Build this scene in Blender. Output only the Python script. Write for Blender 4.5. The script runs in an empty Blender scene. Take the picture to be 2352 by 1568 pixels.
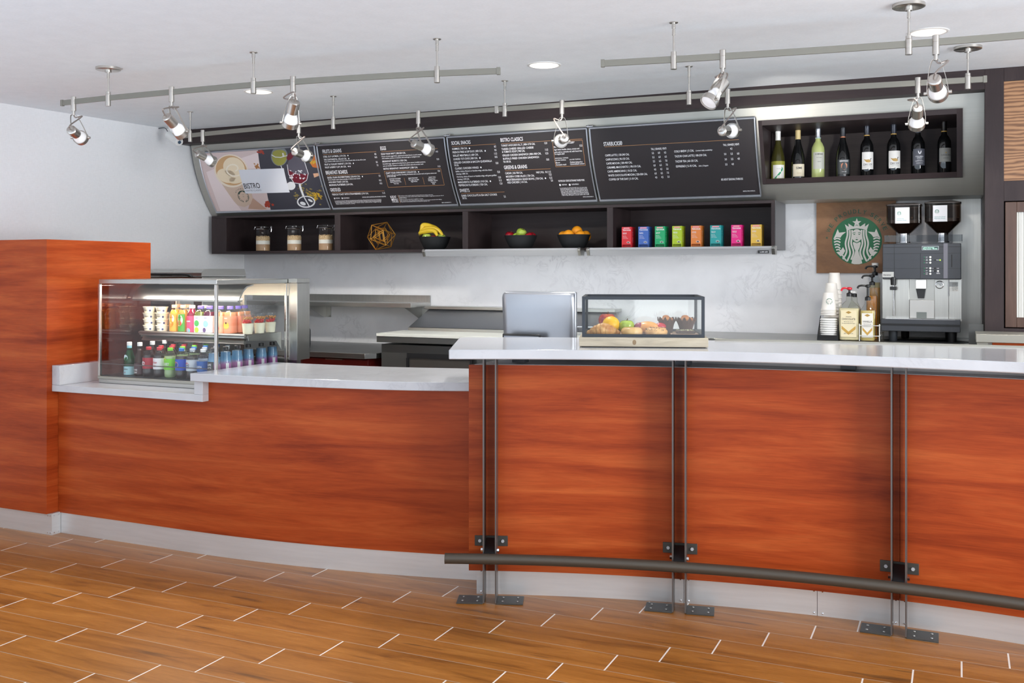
import bpy, bmesh, math, random
from math import sin, cos, pi, radians, sqrt, atan2
from mathutils import Vector, Matrix
random.seed(7)
SC = bpy.context.scene
COL = SC.collection

# ------------------------------------------------------------------ camera, light, exposure
YAW = 24.4; EYE = 1.45; FPX = 2260.0; PX0 = 1176.0; HOR = 620.0
cd = bpy.data.cameras.new('camera'); cam = bpy.data.objects.new('camera', cd); COL.objects.link(cam)
cam.location = (0, 0, EYE); cam.rotation_euler = (radians(90), 0, radians(YAW))
cd.sensor_width = 36; cd.lens = FPX/2352*36; cd.shift_y = -(784-HOR)/2352; cd.clip_start = .05
SC.camera = cam
VS = SC.view_settings
VS.view_transform = 'Standard'; VS.look = 'None'; VS.exposure = 0.40; VS.gamma = 1.0; VS.use_curve_mapping = False
W = bpy.data.worlds.new('World'); SC.world = W; W.use_nodes = True
wt = W.node_tree; wb = wt.nodes['Background']; wb.inputs[1].default_value = 1.0
_g = wt.nodes.new('ShaderNodeTexCoord'); _s = wt.nodes.new('ShaderNodeSeparateXYZ'); _r = wt.nodes.new('ShaderNodeMapRange'); _c = wt.nodes.new('ShaderNodeValToRGB')
wt.links.new(_g.outputs['Generated'], _s.inputs[0]); _r.inputs[1].default_value = -1; _r.inputs[2].default_value = 1; wt.links.new(_s.outputs[2], _r.inputs[0]); wt.links.new(_r.outputs[0], _c.inputs[0])
_e = _c.color_ramp.elements; _e[0].position = 0; _e[0].color = (1.2, 1.42, 1.68, 1); _e[1].position = 1; _e[1].color = (.8, .85, .95, 1)
for _p, _k in ((.42, (1.0, 1.17, 1.36, 1)), (.49, (.50, .52, .54, 1)), (.62, (.56, .59, .64, 1))): _x = _e.new(_p); _x.color = _k
wt.links.new(_c.outputs[0], wb.inputs[0])

def area(name, loc, target, sx, sy, power, col=(1, 1, 1)):
    l = bpy.data.lights.new(name, 'AREA'); l.shape = 'RECTANGLE'; l.size = sx; l.size_y = sy; l.energy = power; l.color = col
    o = bpy.data.objects.new(name, l); COL.objects.link(o); o.location = loc
    o.rotation_euler = (Vector(target)-Vector(loc)).to_track_quat('-Z', 'Y').to_euler(); return o
# daylight through the tall windows of the lobby behind the camera, then one added side fill
area('window_and_fill_light', (-4.3, -2.6, 1.5), (-1.6, 4.5, 1.2), 1.5, 2.3, 17, (.95, .98, 1))
area('window_and_fill_light', (-1.3, -3.4, 1.5), (-1.6, 4.5, 1.2), 1.5, 2.3, 17, (.95, .98, 1))
area('window_and_fill_light', (1.9, -2.8, 1.5), (-1.2, 4.5, 1.2), 1.5, 2.3, 17, (.97, .99, 1))
area('window_and_fill_light', (3.9, 2.0, 1.45), (-5.0, 4.6, 1.7), 2.2, 2.0, 180, (.96, .98, 1))  # unseen fill added at the right to brighten the left wall


# ------------------------------------------------------------------ helpers
def s2l(c): return c/12.92 if c <= .04045 else ((c+.055)/1.055)**2.4
def rgb(r, g, b): return (s2l(r/255), s2l(g/255), s2l(b/255), 1)

def ray(x, y):
    A = radians(YAW); t = (x-PX0)/FPX
    return Vector((-sin(A)+cos(A)*t, cos(A)+sin(A)*t, -(y-HOR)/FPX))
def onY(x, y, Y):                     # point of the plane Y=const seen at a pixel of the photograph
    r = ray(x, y); return Vector((0, 0, EYE))+r*(Y/r.y)
def onZ(x, y, Z):
    r = ray(x, y); return Vector((0, 0, EYE))+r*((Z-EYE)/r.z)
def depth(p):
    A = radians(YAW); return -sin(A)*p[0]+cos(A)*p[1]
CAMR = Vector((cos(radians(YAW)), sin(radians(YAW)), 0)); CAMF = Vector((-sin(radians(YAW)), cos(radians(YAW)), 0))

class B:
    def __init__(s): s.m = bmesh.new()
    def face(s, vs):
        try: return s.m.faces.new(vs)
        except ValueError: return None
    def poly(s, pts): return s.face([s.m.verts.new(p) for p in pts])
    def box(s, x0, x1, y0, y1, z0, z1):
        v = [s.m.verts.new((x, y, z)) for x in (x0, x1) for y in (y0, y1) for z in (z0, z1)]
        for f in ((0, 1, 3, 2), (4, 6, 7, 5), (0, 4, 5, 1), (2, 3, 7, 6), (0, 2, 6, 4), (1, 5, 7, 3)): s.face([v[i] for i in f])
        return s
    def hexa(s, a, b):                # two quads of points
        v = [s.m.verts.new(p) for p in a]+[s.m.verts.new(p) for p in b]
        for f in ((3, 2, 1, 0), (4, 5, 6, 7), (0, 1, 5, 4), (1, 2, 6, 5), (2, 3, 7, 6), (3, 0, 4, 7)): s.face([v[i] for i in f])
        return s
    def prism(s, pts, d):             # closed outline pushed by vector d
        a = [s.m.verts.new(p) for p in pts]; b = [s.m.verts.new(Vector(p)+Vector(d)) for p in pts]; n = len(a)
        s.face(a[::-1]); s.face(b)
        for i in range(n): s.face([a[i], a[(i+1) % n], b[(i+1) % n], b[i]])
        return s
    def lathe(s, prof, c=(0, 0, 0), n=24, ax=(0, 0, 1), sx=1, sy=1, cap=True, sq=0):
        q = Vector((0, 0, 1)).rotation_difference(Vector(ax).normalized()); c = Vector(c); rings = []
        for r, z in prof:
            ring = []
            for i in range(n):
                a = 2*pi*i/n; ca, sa = cos(a), sin(a)
                k = 1.0
                if sq: k = 1/max((abs(ca)**sq+abs(sa)**sq)**(1/sq), 1e-6)
                ring.append(s.m.verts.new(c+q @ Vector((r*k*ca*sx, r*k*sa*sy, z))))
            rings.append(ring)
        for a, b in zip(rings, rings[1:]):
            for i in range(n): s.face([a[i], a[(i+1) % n], b[(i+1) % n], b[i]])
        if cap:
            if prof[0][0] > 1e-5: s.face(rings[0][::-1])
            if prof[-1][0] > 1e-5: s.face(rings[-1])
        return s
    def cyl(s, p0, p1, r0, r1=None, n=16):
        p0, p1 = Vector(p0), Vector(p1); L = (p1-p0).length
        return s.lathe([(r0, 0), (r0 if r1 is None else r1, L)], p0, n, p1-p0)
    def ball(s, c, r, n=14, sx=1, sy=1, sz=1, ax=(0, 0, 1)):
        h = n//2
        return s.lathe([(max(r*sin(pi*i/h), 1e-4), -r*sz*cos(pi*i/h)) for i in range(h+1)], c, n, ax, sx, sy)
    def tube(s, pts, r, n=8, closed=False):
        pts = [Vector(p) for p in pts]; N = len(pts); rings = []; up = None
        for i, p in enumerate(pts):
            if closed: t = pts[(i+1) % N]-pts[i-1]
            else: t = pts[min(i+1, N-1)]-pts[max(i-1, 0)]
            t.normalize()
            if up is None:
                up = t.cross(Vector((0, 0, 1)))
                if up.length < .1: up = t.cross(Vector((1, 0, 0)))
            up = (up-t*up.dot(t)).normalized(); w = t.cross(up)
            rr = r[i] if isinstance(r, (list, tuple)) else r
            rings.append([s.m.verts.new(p+(up*cos(2*pi*k/n)+w*sin(2*pi*k/n))*rr) for k in range(n)])
        for i in range(N if closed else N-1):
            a, b = rings[i], rings[(i+1) % N]
            for k in range(n): s.face([a[k], a[(k+1) % n], b[(k+1) % n], b[k]])
        if not closed: s.face(rings[0][::-1]); s.face(rings[-1])
        return s
    def strip(s, pts, w, th):         # flat bar along pts; w = half-width vector, th = half-thickness vector
        w, th = Vector(w), Vector(th); rings = []
        for p in pts:
            p = Vector(p); rings.append([s.m.verts.new(p+w+th), s.m.verts.new(p-w+th), s.m.verts.new(p-w-th), s.m.verts.new(p+w-th)])
        for a, b in zip(rings, rings[1:]):
            for k in range(4): s.face([a[k], a[(k+1) % 4], b[(k+1) % 4], b[k]])
        s.face(rings[0][::-1]); s.face(rings[-1]); return s
    def wallstrip(s, fr, bk, z0, z1): # curved slab: front and back polylines in XY
        n = len(fr); R = []
        for f, b in zip(fr, bk):
            R.append([s.m.verts.new((f[0], f[1], z0)), s.m.verts.new((f[0], f[1], z1)), s.m.verts.new((b[0], b[1], z1)), s.m.verts.new((b[0], b[1], z0))])
        for a, b in zip(R, R[1:]):
            for k in range(4): s.face([a[k], a[(k+1) % 4], b[(k+1) % 4], b[k]])
        s.face(R[0][::-1]); s.face(R[-1]); return s

def cr(pts, n=8):                     # smooth curve through points
    pts = [Vector(p) for p in pts]; P = [pts[0]*2-pts[1]]+pts+[pts[-1]*2-pts[-2]]; out = []
    for i in range(1, len(P)-2):
        for k in range(n):
            t = k/n; a, b, c, d = P[i-1:i+3]
            out.append(.5*((2*b)+(c-a)*t+(2*a-5*b+4*c-d)*t*t+(-a+3*b-3*c+d)*t**3))
    return out+[pts[-1]]

def wloc(o):
    v = Vector((0, 0, 0))
    while o: v += o.location; o = o.parent
    return v
def obj(name, b, mat, parent=None, label=None, cat=None, group=None, kind=None, bev=0, flat=False, local=False, sub=0, origin=None):
    me = bpy.data.meshes.new(name); bm = b.m
    bmesh.ops.recalc_face_normals(bm, faces=bm.faces)
    off = Vector((0, 0, 0))
    if parent and not local: off = wloc(parent)
    elif origin: off = Vector(origin)
    if off.length: bmesh.ops.translate(bm, verts=bm.verts, vec=-off)
    bm.to_mesh(me); bm.free()
    for m in (mat if isinstance(mat, (list, tuple)) else [mat]): me.materials.append(m)
    if not flat:
        for p in me.polygons: p.use_smooth = True
        me.set_sharp_from_angle(angle=radians(34))
    o = bpy.data.objects.new(name, me); COL.objects.link(o)
    if parent: o.parent = parent
    elif origin: o.location = origin
    if bev:
        md = o.modifiers.new('bevel', 'BEVEL'); md.width = bev; md.segments = 2; md.limit_method = 'ANGLE'; md.angle_limit = radians(40)
    if sub:
        md = o.modifiers.new('sub', 'SUBSURF'); md.levels = sub; md.render_levels = sub
    tag(o, label, cat, group, kind); return o
def tag(o, label=None, cat=None, group=None, kind=None):
    if label: o['label'] = label
    if cat: o['category'] = cat
    if group: o['group'] = group
    if kind: o['kind'] = kind
    return o
def thing(name, label, cat, loc, group=None, rz=0):
    o = bpy.data.objects.new(name, None); COL.objects.link(o); o.location = loc; o.rotation_euler = (0, 0, rz)
    o.empty_display_size = .05
    return tag(o, label, cat, group)
def dup(root, loc, label=None, rz=None, group=None, scale=None):
    def cp(o, par):
        c = o.copy(); COL.objects.link(c); c.parent = par
        for ch in o.children: cp(ch, c)
        return c
    r = cp(root, None); r.location = loc
    if rz is not None: r.rotation_euler = (0, 0, rz)
    if scale: r.scale = scale
    if label: r['label'] = label
    if group: r['group'] = group
    return r

# ------------------------------------------------------------------ materials
def mat(name):
    m = bpy.data.materials.new(name); m.use_nodes = True
    return m, m.node_tree, m.node_tree.nodes['Principled BSDF']
def P(name, c, rough=.5, metal=0, coat=0, emit=None, es=1, spec=None, trans=0, ior=None, alpha=None):
    m, t, p = mat(name); p.inputs['Base Color'].default_value = c; p.inputs['Roughness'].default_value = rough
    p.inputs['Metallic'].default_value = metal; p.inputs['Coat Weight'].default_value = coat
    if spec is not None: p.inputs['Specular IOR Level'].default_value = spec
    if emit: p.inputs['Emission Color'].default_value = emit; p.inputs['Emission Strength'].default_value = es
    if trans: p.inputs['Transmission Weight'].default_value = trans
    if ior: p.inputs['IOR'].default_value = ior
    return m
def N(t, typ, **kw):
    n = t.nodes.new(typ)
    for k, v in kw.items(): setattr(n, k, v)
    return n
def noise(t, vec, scale, detail=4, rough=.5, dist=0):
    n = N(t, 'ShaderNodeTexNoise'); n.inputs['Scale'].default_value = scale; n.inputs['Detail'].default_value = detail
    n.inputs['Roughness'].default_value = rough; n.inputs['Distortion'].default_value = dist
    if vec: t.links.new(vec, n.inputs['Vector'])
    return n.outputs['Fac']
def ramp(t, fac, stops):
    r = N(t, 'ShaderNodeValToRGB'); e = r.color_ramp.elements
    while len(e) > 1: e.remove(e[-1])
    e[0].position = stops[0][0]; e[0].color = stops[0][1]
    for p, c in stops[1:]: x = e.new(p); x.color = c
    t.links.new(fac, r.inputs['Fac']); return r.outputs['Color']
def mapping(t, sc, loc=(0, 0, 0), src='Object'):
    tc = N(t, 'ShaderNodeTexCoord'); mp = N(t, 'ShaderNodeMapping'); mp.inputs['Scale'].default_value = sc; mp.inputs['Location'].default_value = loc
    t.links.new(tc.outputs[src], mp.inputs['Vector']); return mp.outputs['Vector']
def mix(t, fac, a, b, mode='MIX'):
    m = N(t, 'ShaderNodeMix', data_type='RGBA', blend_type=mode)
    for s, v in ((0, fac), (6, a), (7, b)):
        if hasattr(v, 'links'): t.links.new(v, m.inputs[s])
        else: m.inputs[s].default_value = v
    return m.outputs[2]
def math_(t, op, a, b=0.0, c=None):
    m = N(t, 'ShaderNodeMath', operation=op)
    for i, v in enumerate((a, b) if c is None else (a, b, c)):
        if hasattr(v, 'links'): t.links.new(v, m.inputs[i])
        else: m.inputs[i].default_value = v
    return m.outputs[0]
def bump(t, p, h, strength=.1, dist=.01):
    b = N(t, 'ShaderNodeBump'); b.inputs['Strength'].default_value = strength; b.inputs['Distance'].default_value = dist
    t.links.new(h, b.inputs['Height']); t.links.new(b.outputs['Normal'], p.inputs['Normal'])

def wood(name, cols, sc=(1, 1, 9), rough=.35, coat=.25, fine=.25, vert=False, spec=.5):
    m, t, p = mat(name); p.inputs['Specular IOR Level'].default_value = spec
    v = mapping(t, sc); f = noise(t, v, 1.3, 8, .62, .5)
    c = ramp(t, f, [(.3, cols[0]), (.5, cols[1]), (.68, cols[2])])
    v2 = mapping(t, tuple(k*(3 if k < 3 else 9) for k in sc)); f2 = noise(t, v2, 4, 4, .6)
    c2 = ramp(t, f2, [(.35, (1-fine, 1-fine, 1-fine, 1)), (.6, (1, 1, 1, 1))])
    t.links.new(mix(t, 1.0, c, c2, 'MULTIPLY'), p.inputs['Base Color'])
    p.inputs['Roughness'].default_value = rough; p.inputs['Coat Weight'].default_value = coat; p.inputs['Coat Roughness'].default_value = .25
    return m
CHERRY = wood('cherry_laminate', [rgb(130, 45, 12), rgb(165, 68, 25), rgb(187, 90, 40)], (.8, .8, 9.5), .42, .04, .18, spec=.22)
CHERRY_EDGE = P('cherry_edge', rgb(196, 98, 58), .4)
REDWOOD = wood('red_laminate', [rgb(98, 22, 18), rgb(112, 28, 22), rgb(124, 34, 26)], (1, 1, 9), .3, .3, .12)
DARK = wood('dark_brown_laminate', [rgb(46, 37, 38), rgb(54, 44, 45), rgb(62, 51, 51)], (5, 5, 1.2), .45, .0, .12, spec=.3)
DARKH = wood('dark_brown_laminate_flat', [rgb(46, 37, 38), rgb(54, 44, 45), rgb(62, 51, 51)], (.8, .8, 8), .45, .0, .12, spec=.3)
DOORWOOD = wood('door_brown_wood', [rgb(66, 46, 38), rgb(82, 58, 48), rgb(94, 70, 58)], (9, 9, .9), .4, .15, .2)
def walnut():
    m, t, p = mat('walnut_veneer'); v = mapping(t, (.8, .8, 5.0))
    w = N(t, 'ShaderNodeTexWave', wave_type='BANDS', bands_direction='Z'); w.inputs['Scale'].default_value = 3.2; w.inputs['Distortion'].default_value = 14
    w.inputs['Detail'].default_value = 4; w.inputs['Detail Scale'].default_value = .9; t.links.new(v, w.inputs['Vector'])
    t.links.new(ramp(t, w.outputs['Fac'], [(.0, rgb(112, 78, 54)), (.4, rgb(150, 108, 76)), (1, rgb(172, 130, 94))]), p.inputs['Base Color']); p.inputs['Roughness'].default_value = .4
    return m
WALNUT = walnut()
def steel(name, c, rough=.28, sc=(2, 2, 160), amt=.12):
    m, t, p = mat(name); p.inputs['Metallic'].default_value = 1
    v = mapping(t, sc); f = noise(t, v, 2, 3, .6)
    t.links.new(ramp(t, f, [(.3, tuple(x*(1-amt) for x in c[:3])+(1,)), (.7, c)]), p.inputs['Base Color'])
    g = noise(t, mapping(t, (1.6, 1.6, 1.6)), 1.5, 3, .5)
    r = N(t, 'ShaderNodeMapRange'); r.inputs[3].default_value = rough-.06; r.inputs[4].default_value = rough+.1; t.links.new(g, r.inputs[0])
    t.links.new(r.outputs[0], p.inputs['Roughness']); return m
STEEL = steel('brushed_steel', rgb(196, 196, 192))
STEELV = steel('brushed_steel_upright', rgb(190, 190, 186), .3, (120, 120, 2))
KICK = steel('kick_plate_steel', rgb(222, 223, 224), .42, (1.5, 1.5, 22), .09); KICK.node_tree.nodes['Principled BSDF'].inputs['Metallic'].default_value = .75
FACADE = steel('satin_steel_panel', rgb(188, 187, 180), .5, (1.5, 1.5, 90), .06)
NICKEL = steel('satin_nickel', rgb(206, 202, 196), .26, (3, 3, 60), .05)
TRACK = P('track_metal', rgb(138, 136, 127), .42, .5)
RAILMAT = P('painted_track_metal', rgb(172, 170, 160), .42, .55)
CHROME = P('chrome', rgb(220, 220, 222), .12, 1)
ALU = P('silver_aluminium', rgb(176, 180, 188), .34, .75)
ALUL = P('pale_aluminium', rgb(196, 198, 202), .4, .35)
POST = P('dark_steel_fin', rgb(104, 100, 98), .35, .6)
BRONZE = P('bronze_powder_coat', rgb(78, 71, 62), .42, .35)
PLATE = P('dark_base_plate', rgb(72, 70, 66), .45, .4)
BLACK = P('black_plastic', rgb(28, 29, 31), .38)
BLACKM = P('matte_black', rgb(30, 32, 34), .6)
CHARC = P('charcoal_metal', rgb(62, 66, 72), .45, .3)
MACH = P('machine_graphite_plastic', rgb(58, 61, 67), .42)
WHITE = P('white_plastic', rgb(236, 236, 234), .35)
BULB = P('white_bulb_glass', rgb(244, 244, 246), .25, 0, .3, (1, 1, 1, 1), .12)
GOLD = P('brass_wire', rgb(212, 156, 70), .3, .75)
PAPER = P('white_print', rgb(236, 236, 240), .5)
INK = P('dark_print', rgb(52, 50, 54), .6)
CREAM = P('cream_print', rgb(226, 214, 190), .5)
GREEN = P('emblem_green', rgb(0, 104, 62), .5)
ORANGE_LINE = P('copper_line', rgb(176, 128, 84), .5)
MENU = P('menu_board_print', rgb(50, 46, 48), .5, 0, 0, spec=.25)

def wallmat(name, c, sc=60, s=.12):
    m, t, p = mat(name); p.inputs['Base Color'].default_value = c; p.inputs['Roughness'].default_value = .75
    w = noise(t, mapping(t, (1, 1, .15)), sc*4, 2); w2 = noise(t, mapping(t, (.15, .15, 1)), sc*4, 2)
    f = math_(t, 'ADD', w, w2); bump(t, p, f, s, .004)
    t.links.new(ramp(t, math_(t, 'MULTIPLY', f, .5), [(.3, tuple(x*.93 for x in c[:3])+(1,)), (.7, c)]), p.inputs['Base Color']); return m
WALLP = wallmat('white_woven_wallcovering', rgb(243, 244, 246))
CEIL = wallmat('ceiling_plaster', rgb(240, 245, 249), 20, .03)
def marble(name, base, vein, sc, lo=.46, amt=.5, rough=.3, coat=.2):
    m, t, p = mat(name); v = mapping(t, (1, 1, 1))
    f = noise(t, v, sc, 9, .62, 1.2); f2 = noise(t, v, sc*.35, 3, .5)
    a = math_(t, 'SUBTRACT', f, .5); a = math_(t, 'ABSOLUTE', a)
    k = ramp(t, a, [(0, (1, 1, 1, 1)), (.028, (.25, .25, .25, 1)), (.07, (0, 0, 0, 1))])
    g = ramp(t, f2, [(lo, (0, 0, 0, 1)), (lo+.16, (1, 1, 1, 1))])
    kk = mix(t, 1.0, k, g, 'MULTIPLY'); kf = N(t, 'ShaderNodeRGBToBW'); t.links.new(kk, kf.inputs[0])
    cloud = ramp(t, noise(t, v, sc*.8, 4), [(.3, tuple(x*.92 for x in base[:3])+(1,)), (.7, base)])
    t.links.new(mix(t, math_(t, 'MULTIPLY', kf.outputs[0], amt), cloud, vein), p.inputs['Base Color'])
    p.inputs['Roughness'].default_value = rough; p.inputs['Coat Weight'].default_value = coat; return m
MARBLE = marble('marble_backsplash', rgb(232, 233, 236), rgb(150, 150, 156), 7.5, .5, .38, .35, .1)
QUARTZ = marble('white_quartz', rgb(196, 197, 201), rgb(168, 168, 174), 9, .5, .4, .13, .15)

def floor_mat():
    m, t, p = mat('wood_look_floor_tile')
    tc = N(t, 'ShaderNodeTexCoord'); sx = N(t, 'ShaderNodeSeparateXYZ'); t.links.new(tc.outputs['Object'], sx.inputs[0])
    X, Y = sx.outputs[0], sx.outputs[1]
    rr = math_(t, 'DIVIDE', math_(t, 'SUBTRACT', Y, 2.9165), .1563); row = math_(t, 'FLOOR', rr); fy = math_(t, 'SUBTRACT', rr, row)
    u = math_(t, 'DIVIDE', math_(t, 'SUBTRACT', math_(t, 'ADD', X, 3.749), math_(t, 'MULTIPLY', row, .160)), .70)
    cell = math_(t, 'FLOOR', u); fx = math_(t, 'SUBTRACT', u, cell)
    dx = math_(t, 'MULTIPLY', math_(t, 'MINIMUM', fx, math_(t, 'SUBTRACT', 1.0, fx)), .70)
    dy = math_(t, 'MULTIPLY', math_(t, 'MINIMUM', fy, math_(t, 'SUBTRACT', 1.0, fy)), .1563)
    gx = math_(t, 'LESS_THAN', dx, .0030); gy = math_(t, 'LESS_THAN', dy, .0017)
    cb = N(t, 'ShaderNodeCombineXYZ'); t.links.new(cell, cb.inputs[0]); t.links.new(row, cb.inputs[1])
    wn = N(t, 'ShaderNodeTexWhiteNoise', noise_dimensions='3D'); t.links.new(cb.outputs[0], wn.inputs['Vector'])
    rnd = wn.outputs['Value']
    gv = N(t, 'ShaderNodeCombineXYZ'); t.links.new(math_(t, 'ADD', math_(t, 'MULTIPLY', X, 1.1), math_(t, 'MULTIPLY', rnd, 17.0)), gv.inputs[0])
    t.links.new(math_(t, 'MULTIPLY', Y, 9.0), gv.inputs[1]); t.links.new(math_(t, 'MULTIPLY', rnd, 31.0), gv.inputs[2])
    f = noise(t, gv.outputs[0], 1.6, 5, .6, .8)
    c = ramp(t, f, [(.28, rgb(128, 78, 28)), (.45, rgb(162, 104, 42)), (.6, rgb(174, 114, 50)), (.75, rgb(184, 126, 60))])
    gv2 = N(t, 'ShaderNodeVectorMath', operation='MULTIPLY'); t.links.new(gv.outputs[0], gv2.inputs[0]); gv2.inputs[1].default_value = (4, 9, 1)
    c2 = ramp(t, noise(t, gv2.outputs[0], 3, 5, .75), [(.34, (.78, .74, .68, 1)), (.58, (1, 1, 1, 1))])
    c = mix(t, 1.0, c, c2, 'MULTIPLY')
    kn = noise(t, gv.outputs[0], 2.3, 2, .5)
    c = mix(t, math_(t, 'MULTIPLY', ramp_f(t, kn, .66, .76), .8), c, rgb(92, 60, 30))
    tint = ramp(t, rnd, [(0, (.94, .92, .90, 1)), (1, (1.0, 1.0, 1.0, 1))]); c = mix(t, 1.0, c, tint, 'MULTIPLY')
    c = mix(t, math_(t, 'MULTIPLY', gy, .85), c, rgb(176, 160, 140))
    c = mix(t, gx, c, rgb(238, 230, 220))
    t.links.new(c, p.inputs['Base Color']); p.inputs['Roughness'].default_value = .36; p.inputs['Specular IOR Level'].default_value = .35
    return m
def ramp_f(t, fac, a, b):
    r = N(t, 'ShaderNodeMapRange'); r.inputs[1].default_value = a; r.inputs[2].default_value = b; t.links.new(fac, r.inputs[0]); return r.outputs[0]
FLOOR = floor_mat()

def thin_glass(name, tint=(1, 1, 1, 1), gl=.9, rough=.02, ior=1.5):
    m = bpy.data.materials.new(name); m.use_nodes = True; t = m.node_tree; t.nodes.clear()
    out = N(t, 'ShaderNodeOutputMaterial'); tr = N(t, 'ShaderNodeBsdfTransparent'); tr.inputs[0].default_value = tint
    g = N(t, 'ShaderNodeBsdfGlossy'); g.inputs['Roughness'].default_value = rough; g.inputs[0].default_value = (gl, gl, gl, 1)
    lw = N(t, 'ShaderNodeLayerWeight'); lw.inputs[0].default_value = .5; mx = N(t, 'ShaderNodeMixShader')
    fr = math_(t, 'ADD', math_(t, 'MULTIPLY', math_(t, 'POWER', lw.outputs['Facing'], 4.0), .8), .03*(ior-.5))
    t.links.new(fr, mx.inputs[0]); t.links.new(tr.outputs[0], mx.inputs[1]); t.links.new(g.outputs[0], mx.inputs[2]); t.links.new(mx.outputs[0], out.inputs[0]); return m
GLASS = thin_glass('clear_glass', (.97, .98, .975, 1))
PET = thin_glass('clear_plastic', (.93, .95, .96, 1), .8, .06)
SMOKE = thin_glass('smoked_plastic', (.62, .55, .50, 1), .6, .06)
def liquid(name, c, rough=.15, coat=.6): return P(name, c, rough, 0, coat)
# ------------------------------------------------------------------ text and flat print
_tc = {}
def tmesh(s, shear=0):
    k = (s, shear)
    if k in _tc: return _tc[k]
    cu = bpy.data.curves.new('t', 'FONT'); cu.body = s; cu.size = 1; cu.resolution_u = 3 if len(s) < 24 else 2; cu.shear = shear; cu.offset = .012
    o = bpy.data.objects.new('t', cu); COL.objects.link(o)
    dg = bpy.context.evaluated_depsgraph_get(); me = bpy.data.meshes.new_from_object(o.evaluated_get(dg))
    vs = [v.co.copy() for v in me.vertices]; fs = [tuple(p.vertices) for p in me.polygons]
    bpy.data.objects.remove(o); bpy.data.curves.remove(cu); bpy.data.meshes.remove(me)
    if not vs: vs = [Vector((0, 0, 0))]
    x0 = min(v.x for v in vs); x1 = max(v.x for v in vs)
    _tc[k] = ([Vector(((v.x-x0), v.y, 0)) for v in vs], fs, max(x1-x0, 1e-3)); return _tc[k]
CAPH = .70
def put_text(b, s, f, w, h, shear=0, cx=0):
    """text into builder b; f(u,v)->3D point with u right, v up from the baseline start; w total width, h cap height"""
    vs, fs, tw = tmesh(s, shear); n = [b.m.verts.new(f(v.x/tw*w, v.y/CAPH*h)) for v in vs]
    for q in fs: b.face([n[i] for i in q])
def twidth(s, h, cond=1.0): return tmesh(s)[2]*h/CAPH*cond
def flat(o, u, v):                    # plane through o with axes u, v
    o, u, v = Vector(o), Vector(u), Vector(v); return lambda a, c: o+u*a+v*c
def wrap(c, r, z0, a0, sq=0):         # cylinder facing angle a0 (radians), u = arc length
    c = Vector(c)
    def f(a, v):
        k = a0+a/r; q = 1/(abs(cos(k))**sq+abs(sin(k))**sq)**(1/sq) if sq else 1
        return Vector((c.x+r*q*cos(k), c.y+r*q*sin(k), z0+v))
    return f

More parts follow.
